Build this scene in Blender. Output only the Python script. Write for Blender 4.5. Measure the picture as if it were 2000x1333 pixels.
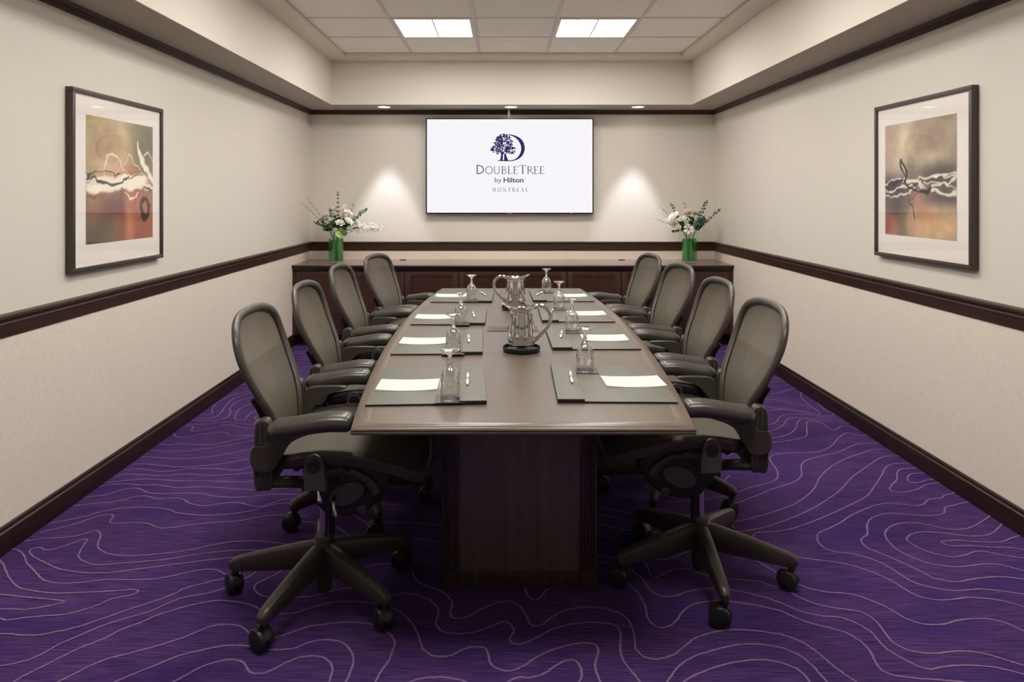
import bpy, bmesh, math, random
import numpy as np
from mathutils import Vector, Matrix
random.seed(7)
for o in list(bpy.data.objects): bpy.data.objects.remove(o)
sc = bpy.context.scene
COL = sc.collection
R = math.radians

# ---------------- camera ----------------
cam = bpy.data.cameras.new('camera'); camo = bpy.data.objects.new('camera', cam); COL.objects.link(camo)
camo.location = (0, 0, 1.41); camo.rotation_euler = (R(90), 0, 0)
cam.sensor_width = 36; cam.lens = 1340/2000*36; cam.shift_x = 18/2000; cam.shift_y = -(666.5-383)/2000
cam.clip_start = 0.05
sc.camera = camo
# ---------------- world, exposure, lamp powers ----------------
w = bpy.data.worlds.new('world'); sc.world = w; w.use_nodes = True
w.node_tree.nodes['Background'].inputs[0].default_value = (0.5, 0.46, 0.42, 1)
w.node_tree.nodes['Background'].inputs[1].default_value = 0.05
sc.view_settings.view_transform = 'Standard'; sc.view_settings.look = 'None'
sc.view_settings.gamma = 1; sc.view_settings.use_curve_mapping = False
sc.view_settings.exposure = 0.0
TROFFER = 26.0        # radiance of the ceiling panels
SPOT = 80.0           # watts of each downlight
SCREEN = 0.95
sc.cycles.use_denoising = True
sc.cycles.max_bounces = 10; sc.cycles.diffuse_bounces = 5; sc.cycles.transparent_max_bounces = 16
sc.cycles.caustics_reflective = False; sc.cycles.caustics_refractive = False
sc.cycles.sample_clamp_indirect = 6

# ---------------- room dimensions (metres) ----------------
XL, XR, YB, YF = -1.976, 2.165, 7.02, -1.6
ZS = 2.29             # soffit height
TXL, TXR, TYB, TYF = -1.647, 1.819, 6.597, -1.2   # tray opening
ZT = 2.705; ZTILE = 2.7425
GX0, GX1, GY1, TP = -1.48, 1.67, 6.39, 0.63
TZ = 0.74             # table top

# ---------------- helpers ----------------
def lin(r, g, b, a=1):
    f = lambda v: (v/255/12.92) if v/255 <= .04045 else ((v/255+.055)/1.055)**2.4
    return (f(r), f(g), f(b), a)
def mesh(name, verts, faces, mat, parent=None, smooth=True, loc=None):
    m = bpy.data.meshes.new(name); m.from_pydata([tuple(v) for v in verts], [], faces); m.update()
    o = bpy.data.objects.new(name, m); COL.objects.link(o)
    if mat: m.materials.append(mat)
    if smooth:
        m.polygons.foreach_set('use_smooth', [True]*len(m.polygons))
        try: m.set_sharp_from_angle(angle=R(38))
        except Exception: pass
    if parent: o.parent = parent
    if loc: o.location = loc
    return o
class MB:
    def __init__(s): s.v = []; s.f = []
    def add(s, v, f):
        n = len(s.v); s.v += [tuple(p) for p in v]; s.f += [tuple(i+n for i in q) for q in f]; return s
    def box(s, x0, x1, y0, y1, z0, z1, b=0):
        if b <= 0:
            v = [(x, y, z) for z in (z0, z1) for y in (y0, y1) for x in (x0, x1)]
            return s.add(v, [(0,2,3,1),(4,5,7,6),(0,1,5,4),(2,6,7,3),(0,4,6,2),(1,3,7,5)])
        bm = bmesh.new(); bmesh.ops.create_cube(bm, size=1)
        for q in bm.verts: q.co = Vector(((x0+x1)/2+q.co.x*(x1-x0), (y0+y1)/2+q.co.y*(y1-y0), (z0+z1)/2+q.co.z*(z1-z0)))
        bmesh.ops.bevel(bm, geom=list(bm.edges), offset=b, segments=2, affect='EDGES', profile=.6)
        bm.verts.index_update(); v = [q.co.copy() for q in bm.verts]; f = [[q.index for q in p.verts] for p in bm.faces]; bm.free()
        return s.add(v, f)
    def tube(s, pts, r, seg=10, caps=True, closed=False, sq=None, up=(0,0,1)):
        """sweep along pts; r number or list; sq=(a,b) stretches side/up radii"""
        P = [Vector(p) for p in pts]; n = len(P)
        rr = r if isinstance(r, (list, tuple)) else [r]*n
        a, b = sq or (1, 1); rings = []
        for i in range(n):
            if closed: d = P[(i+1) % n]-P[i-1]
            else: d = P[min(i+1, n-1)]-P[max(i-1, 0)]
            d.normalize(); u = Vector(up)
            if abs(d.dot(u)) > .96: u = Vector((1, 0, 0)) if abs(d.x) < .9 else Vector((0, 1, 0))
            sd = d.cross(u).normalized(); u2 = sd.cross(d).normalized()
            rings.append([P[i]+sd*math.cos(2*math.pi*k/seg)*rr[i]*a+u2*math.sin(2*math.pi*k/seg)*rr[i]*b for k in range(seg)])
        return s.loft(rings, caps and not closed, closed)
    def loft(s, rings, caps=True, closed=False):
        v = [p for q in rings for p in q]; k = len(rings[0]); n = len(rings); f = []
        for i in range(n if closed else n-1):
            j = (i+1) % n
            for t in range(k): f.append((i*k+t, i*k+(t+1) % k, j*k+(t+1) % k, j*k+t))
        if caps: f.append(tuple(range(k-1, -1, -1))); f.append(tuple((n-1)*k+t for t in range(k)))
        return s.add(v, f)
    def lathe(s, prof, seg=24, c=(0, 0, 0)):
        rings = [[(c[0]+r*math.cos(2*math.pi*k/seg), c[1]+r*math.sin(2*math.pi*k/seg), c[2]+z) for k in range(seg)] for r, z in prof]
        return s.loft(rings, False)
    def prism(s, poly, ax, a, b, ch=0):
        """polygon of 2D points extruded along axis ax from a to b; ch chamfers both ends"""
        def P(u, v, t): return {'x': (t, u, v), 'y': (u, t, v), 'z': (u, v, t)}[ax]
        cx = sum(p[0] for p in poly)/len(poly); cy = sum(p[1] for p in poly)/len(poly)
        sh = lambda k: [(cx+(p[0]-cx)*k, cy+(p[1]-cy)*k) for p in poly]
        d = 1 if b > a else -1
        if ch: st = [(sh(1-ch*12), a), (poly, a+d*ch), (poly, b-d*ch), (sh(1-ch*12), b)]
        else: st = [(poly, a), (poly, b)]
        return s.loft([[P(u, v, t) for u, v in q] for q, t in st])
    def xf(s, M): s.v = [tuple(M @ Vector(p)) for p in s.v]; return s
    def obj(s, name, mat, parent=None, smooth=True, loc=None): 
        o = mesh(name, s.v, s.f, mat, parent, smooth, loc)
        bm = bmesh.new(); bm.from_mesh(o.data); bmesh.ops.recalc_face_normals(bm, faces=bm.faces); bm.to_mesh(o.data); bm.free()
        if smooth:
            try: o.data.set_sharp_from_angle(angle=R(38))
            except Exception: pass
        return o
def cr(pts, n=6, closed=False):
    """Catmull-Rom through points of any dimension"""
    P = [np.array(p, float) for p in pts]; N = len(P); out = []
    for i in range(N if closed else N-1):
        if closed: a, b, c, d = P[i-1], P[i], P[(i+1) % N], P[(i+2) % N]
        else: a, b, c, d = P[max(i-1, 0)], P[i], P[i+1], P[min(i+2, N-1)]
        for k in range(n):
            t = k/n; out.append(tuple(.5*((2*b)+(-a+c)*t+(2*a-5*b+4*c-d)*t*t+(-a+3*b-3*c+d)*t**3)))
    if not closed: out.append(tuple(P[-1]))
    return out
def empty(name, loc=(0,0,0), rz=0):
    o = bpy.data.objects.new(name, None); COL.objects.link(o); o.location = loc; o.rotation_euler = (0, 0, rz)
    o.empty_display_size = .1; return o
def tag(o, label=None, cat=None, group=None, kind=None):
    if label: o['label'] = label
    if cat: o['category'] = cat
    if group: o['group'] = group
    if kind: o['kind'] = kind
    return o
def dup(o, parent=None):
    c = o.copy(); COL.objects.link(c)
    if parent: c.parent = parent
    for ch in list(o.children): dup(ch, c)
    return c

# ---------------- materials ----------------
def mat(name, col, rough=.5, metal=0, spec=.5, noise=None, bump=None, coat=0, **kw):
    """noise=(scale xyz, amount, second colour) ; bump=(scale, strength)"""
    m = bpy.data.materials.new(name); m.use_nodes = True; nt = m.node_tree; b = nt.nodes['Principled BSDF']
    b.inputs['Base Color'].default_value = col; b.inputs['Roughness'].default_value = rough
    b.inputs['Metallic'].default_value = metal; b.inputs['Specular IOR Level'].default_value = spec
    b.inputs['Coat Weight'].default_value = coat; b.inputs['Coat Roughness'].default_value = .12
    tc = nt.nodes.new('ShaderNodeTexCoord')
    if noise:
        sc3, col2, lo, hi = noise
        mp = nt.nodes.new('ShaderNodeMapping'); mp.inputs['Scale'].default_value = sc3
        nz = nt.nodes.new('ShaderNodeTexNoise'); nz.inputs['Scale'].default_value = 1; nz.inputs['Detail'].default_value = 5
        rp = nt.nodes.new('ShaderNodeMapRange'); rp.inputs[1].default_value = lo; rp.inputs[2].default_value = hi
        mx = nt.nodes.new('ShaderNodeMix'); mx.data_type = 'RGBA'
        mx.inputs[6].default_value = col; mx.inputs[7].default_value = col2
        L = nt.links.new
        L(tc.outputs['Object'], mp.inputs[0]); L(mp.outputs[0], nz.inputs[0]); L(nz.outputs[0], rp.inputs[0])
        L(rp.outputs[0], mx.inputs[0]); L(mx.outputs[2], b.inputs['Base Color'])
    if bump:
        s3, st = bump
        mp = nt.nodes.new('ShaderNodeMapping'); mp.inputs['Scale'].default_value = s3 if isinstance(s3, tuple) else (s3,)*3
        nz = nt.nodes.new('ShaderNodeTexNoise'); nz.inputs['Scale'].default_value = 1; nz.inputs['Detail'].default_value = 3
        bp = nt.nodes.new('ShaderNodeBump'); bp.inputs['Strength'].default_value = st; bp.inputs['Distance'].default_value = .002
        nt.links.new(tc.outputs['Object'], mp.inputs[0]); nt.links.new(mp.outputs[0], nz.inputs[0])
        nt.links.new(nz.outputs[0], bp.inputs['Height']); nt.links.new(bp.outputs[0], b.inputs['Normal'])
    for k, v in kw.items(): b.inputs[k.replace('_', ' ')].default_value = v
    return m
def emit(name, col, st):
    m = bpy.data.materials.new(name); m.use_nodes = True; nt = m.node_tree; nt.nodes.clear()
    e = nt.nodes.new('ShaderNodeEmission'); o = nt.nodes.new('ShaderNodeOutputMaterial')
    e.inputs[0].default_value = col; e.inputs[1].default_value = st; nt.links.new(e.outputs[0], o.inputs[0]); return m
M = {}
M['paint'] = mat('wall_paint', lin(221, 215, 204), .6, spec=.25, bump=(160, .04))
M['lower'] = mat('linen_wallcovering', lin(234, 222, 209), .75, spec=.15, noise=((90, 90, 60), lin(226, 212, 198), .3, .7), bump=((260, 260, 190), .2))
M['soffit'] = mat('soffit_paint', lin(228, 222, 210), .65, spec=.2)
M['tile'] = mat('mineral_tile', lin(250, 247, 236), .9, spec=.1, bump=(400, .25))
M['board'] = mat('soffit_board_paint', lin(178, 169, 157), .7, spec=.15)  # soffit colour darkened to carry the shade on its underside
M['grid'] = mat('tile_grid_metal', lin(222, 214, 200), .5, spec=.3)
M['wood'] = mat('dark_wood', lin(44, 25, 17), .36, spec=.45, noise=((3, 3, 60), lin(28, 15, 11), .35, .7))
M['woodx'] = mat('dark_wood_trim', lin(74, 53, 41), .42, spec=.35, noise=((40, 2, 60), lin(58, 40, 31), .35, .7))
M['cab'] = mat('mahogany_cabinet', lin(66, 36, 27), .38, spec=.45, noise=((14, 14, 2), lin(48, 26, 20), .3, .7))
M['ctop'] = mat('worktop_wood', lin(118, 100, 88), .17, spec=.8, noise=((1.5, 14, 20), lin(112, 94, 82), .3, .7))
M['table'] = mat('walnut_table_top', lin(96, 84, 74), .32, spec=.5, noise=((26, 1.2, 20), lin(91, 78, 68), .3, .7))
M['tedge'] = mat('walnut_table_border', lin(104, 90, 79), .3, spec=.55, noise=((26, 1.5, 20), lin(96, 82, 71), .3, .7))
M['ped'] = mat('pedestal_veneer', lin(98, 84, 80), .36, spec=.5, noise=((30, 30, 1.5), lin(82, 68, 64), .3, .7), coat=.6)
M['pedr'] = mat('pedestal_reeded_wood', lin(74, 58, 53), .35, spec=.5, noise=((30, 30, 1.5), lin(40, 27, 23), .3, .7))
M['frame'] = mat('chair_frame_plastic', lin(66, 60, 53), .36, spec=.45, bump=(700, .06))
M['dark'] = mat('chair_dark_plastic', lin(38, 34, 31), .42, spec=.4)
M['pad'] = mat('arm_pad_vinyl', lin(62, 57, 52), .3, spec=.6, bump=(500, .08))
M['cover'] = mat('tilt_cover_grey', lin(74, 69, 67), .45)
M['tyre'] = mat('caster_rubber', lin(34, 30, 27), .4)
M['chrome'] = mat('polished_chrome', lin(205, 200, 196), .14, metal=1)
M['silver'] = mat('polished_silver', lin(222, 222, 224), .08, metal=1)
M['black'] = mat('black_plastic', lin(22, 21, 21), .3)
M['folio'] = mat('grey_leatherette', lin(100, 98, 90), .5, spec=.35, bump=(420, .12))
M['folioe'] = mat('leatherette_black_edge', lin(30, 27, 28), .5)
M['coast'] = mat('coaster_grey', lin(64, 60, 57), .4)
M['mark'] = mat('stamped_print', lin(84, 82, 78), .6)
M['paper'] = mat('white_paper', lin(206, 202, 199), .7, spec=.15)
M['pen'] = mat('pen_white', lin(236, 232, 226), .25)
M['penc'] = mat('pen_clear_grey', lin(176, 172, 166), .2)
M['bezel'] = mat('tv_bezel', lin(20, 18, 20), .35)
M['fram'] = mat('picture_frame_wood', lin(66, 56, 50), .4, spec=.5)
M['mat'] = mat('picture_mat_board', lin(240, 233, 226), .6, spec=.2)
M['white'] = mat('white_enamel', lin(225, 220, 210), .4)
M['led'] = emit('red_led', lin(255, 60, 40), 1.5)
M['panel'] = emit('light_diffuser', (1, .965, .90, 1), TROFFER)
M['lens'] = emit('downlight_lens', (1, .93, .9, 1), 12)
M['screen'] = emit('lit_screen', (.985, .965, 1, 1), SCREEN)
M['navy'] = emit('screen_navy', lin(52, 45, 96), 1)
M['sgrey'] = emit('screen_grey', lin(112, 108, 120), 1)
M['sgrey2'] = emit('screen_light_grey', lin(150, 146, 154), 1)
M['sdark'] = emit('screen_slate', lin(82, 76, 104), 1)

def glassmat(name, tint, edge, solid=False, base=.05, pw_=1.6):
    m = bpy.data.materials.new(name); m.use_nodes = True; nt = m.node_tree; nt.nodes.clear(); N = nt.nodes.new; L = nt.links.new
    o = N('ShaderNodeOutputMaterial')
    if solid:
        g = N('ShaderNodeBsdfGlass'); g.inputs['IOR'].default_value = 1.45; g.inputs[0].default_value = tint; g.inputs['Roughness'].default_value = 0
        t = N('ShaderNodeBsdfTransparent'); x = N('ShaderNodeMixShader'); x.inputs[0].default_value = .2
        gg = N('ShaderNodeBsdfGlossy'); gg.inputs['Roughness'].default_value = .12; x2 = N('ShaderNodeMixShader'); x2.inputs[0].default_value = .3
        L(g.outputs[0], x2.inputs[1]); L(gg.outputs[0], x2.inputs[2]); L(x2.outputs[0], x.inputs[1]); L(t.outputs[0], x.inputs[2]); L(x.outputs[0], o.inputs[0]); return m
    t = N('ShaderNodeBsdfTransparent'); t.inputs[0].default_value = tint
    gl = N('ShaderNodeBsdfGlossy'); gl.inputs['Roughness'].default_value = .03; gl.inputs[0].default_value = (1, 1, 1, 1)
    lw = N('ShaderNodeLayerWeight'); lw.inputs[0].default_value = .35
    pw = N('ShaderNodeMath'); pw.operation = 'POWER'; pw.inputs[1].default_value = pw_
    mu = N('ShaderNodeMath'); mu.operation = 'MULTIPLY_ADD'; mu.inputs[1].default_value = edge; mu.inputs[2].default_value = base
    x = N('ShaderNodeMixShader')
    L(lw.outputs['Facing'], pw.inputs[0]); L(pw.outputs[0], mu.inputs[0]); L(mu.outputs[0], x.inputs[0])
    L(t.outputs[0], x.inputs[1]); L(gl.outputs[0], x.inputs[2]); L(x.outputs[0], o.inputs[0]); return m
M['glass'] = glassmat('goblet_glass', (.975, .975, .97, 1), 1.1, base=.09, pw_=1.2)
M['glass_solid'] = glassmat('goblet_stem_glass', (1, 1, 1, 1), .5, True)
M['vase'] = glassmat('vase_glass', (.93, .97, .93, 1), .5)
M['sheet'] = glassmat('picture_glazing', (1, 1, 1, 1), .1, base=.012)

def chair_mesh():
    m = bpy.data.materials.new('woven_pellicle'); m.use_nodes = True; nt = m.node_tree; b = nt.nodes['Principled BSDF']; N = nt.nodes.new; L = nt.links.new
    tc = N('ShaderNodeTexCoord'); mp = N('ShaderNodeMapping'); mp.inputs['Scale'].default_value = (30, 400, 400)
    ns = N('ShaderNodeTexNoise'); ns.inputs['Scale'].default_value = 1; ns.inputs['Detail'].default_value = 1
    wv = N('ShaderNodeTexWave'); wv.bands_direction = 'Y'; wv.inputs['Scale'].default_value = 70; wv.inputs['Distortion'].default_value = .4
    mx = N('ShaderNodeMix'); mx.data_type = 'RGBA'; mx.inputs[6].default_value = lin(60, 55, 47); mx.inputs[7].default_value = lin(97, 90, 78)
    md = N('ShaderNodeMath'); md.operation = 'MULTIPLY_ADD'; md.inputs[1].default_value = .35
    L(tc.outputs['Object'], mp.inputs[0]); L(mp.outputs[0], ns.inputs[0]); L(tc.outputs['Object'], wv.inputs[0])
    L(wv.outputs[1], md.inputs[0]); L(ns.outputs[0], md.inputs[2])
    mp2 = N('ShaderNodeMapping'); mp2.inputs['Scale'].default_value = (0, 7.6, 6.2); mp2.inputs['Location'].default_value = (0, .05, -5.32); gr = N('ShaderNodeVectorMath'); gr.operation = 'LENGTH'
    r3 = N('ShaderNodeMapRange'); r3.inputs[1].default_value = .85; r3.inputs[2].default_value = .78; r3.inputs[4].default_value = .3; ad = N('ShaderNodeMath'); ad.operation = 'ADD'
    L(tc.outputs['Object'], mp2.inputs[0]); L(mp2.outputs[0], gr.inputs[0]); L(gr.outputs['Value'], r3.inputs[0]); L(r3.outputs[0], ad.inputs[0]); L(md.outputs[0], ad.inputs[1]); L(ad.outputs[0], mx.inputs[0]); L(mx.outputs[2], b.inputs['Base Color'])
    b.inputs['Roughness'].default_value = .55; b.inputs['Specular IOR Level'].default_value = .35; b.inputs['Alpha'].default_value = .9
    bp = N('ShaderNodeBump'); bp.inputs['Strength'].default_value = .25; bp.inputs['Distance'].default_value = .002
    L(md.outputs[0], bp.inputs['Height']); L(bp.outputs[0], b.inputs['Normal']); return m
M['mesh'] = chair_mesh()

def carpet():
    m = bpy.data.materials.new('purple_carpet'); m.use_nodes = True; nt = m.node_tree; b = nt.nodes['Principled BSDF']; N = nt.nodes.new; L = nt.links.new
    tc = N('ShaderNodeTexCoord')
    def nz(s3, det):
        mp = N('ShaderNodeMapping'); mp.inputs['Scale'].default_value = s3; n = N('ShaderNodeTexNoise'); n.inputs['Scale'].default_value = 1; n.inputs['Detail'].default_value = det
        L(tc.outputs['Object'], mp.inputs[0]); L(mp.outputs[0], n.inputs[0]); return n.outputs[0]
    a = nz((9, 210, 1), 4); c = nz((420, 420, 1), 2); d = nz((1.6, 5, 1), 3)
    s1 = N('ShaderNodeMath'); s1.operation = 'MULTIPLY_ADD'; s1.inputs[1].default_value = .6; L(c, s1.inputs[0]); L(a, s1.inputs[2])
    rp = N('ShaderNodeMapRange'); rp.inputs[1].default_value = .58; rp.inputs[2].default_value = 1.05; L(s1.outputs[0], rp.inputs[0])
    x1 = N('ShaderNodeMix'); x1.data_type = 'RGBA'; x1.inputs[6].default_value = lin(38, 22, 70); x1.inputs[7].default_value = lin(98, 70, 126); L(rp.outputs[0], x1.inputs[0])
    x2 = N('ShaderNodeMix'); x2.data_type = 'RGBA'; x2.inputs[7].default_value = lin(46, 30, 90); L(x1.outputs[2], x2.inputs[6])
    r2 = N('ShaderNodeMapRange'); r2.inputs[1].default_value = .45; r2.inputs[2].default_value = .75; r2.inputs[4].default_value = .7; L(d, r2.inputs[0]); L(r2.outputs[0], x2.inputs[0])
    L(x2.outputs[2], b.inputs['Base Color']); b.inputs['Roughness'].default_value = .95; b.inputs['Specular IOR Level'].default_value = .08
    b.inputs['Sheen Weight'].default_value = .1; b.inputs['Sheen Tint'].default_value = lin(150, 120, 200)
    bp = N('ShaderNodeBump'); bp.inputs['Strength'].default_value = .5; bp.inputs['Distance'].default_value = .003; L(c, bp.inputs['Height']); L(bp.outputs[0], b.inputs['Normal'])
    return m
M['carpet'] = carpet()
M['cline'] = mat('carpet_contour_yarn', lin(150, 120, 150), .95, spec=.08, noise=((300, 300, 1), lin(112, 84, 122), .35, .65))
def vcol(name, rough=.5, coat=0):
    m = bpy.data.materials.new(name); m.use_nodes = True; b = m.node_tree.nodes['Principled BSDF']
    a = m.node_tree.nodes.new('ShaderNodeAttribute'); a.attribute_name = 'ink'; m.node_tree.links.new(a.outputs[0], b.inputs['Base Color'])
    b.inputs['Roughness'].default_value = rough; b.inputs['Coat Weight'].default_value = coat; b.inputs['Specular IOR Level'].default_value = .2; return m
M['print'] = vcol('printed_artwork', .6, 0)
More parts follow.
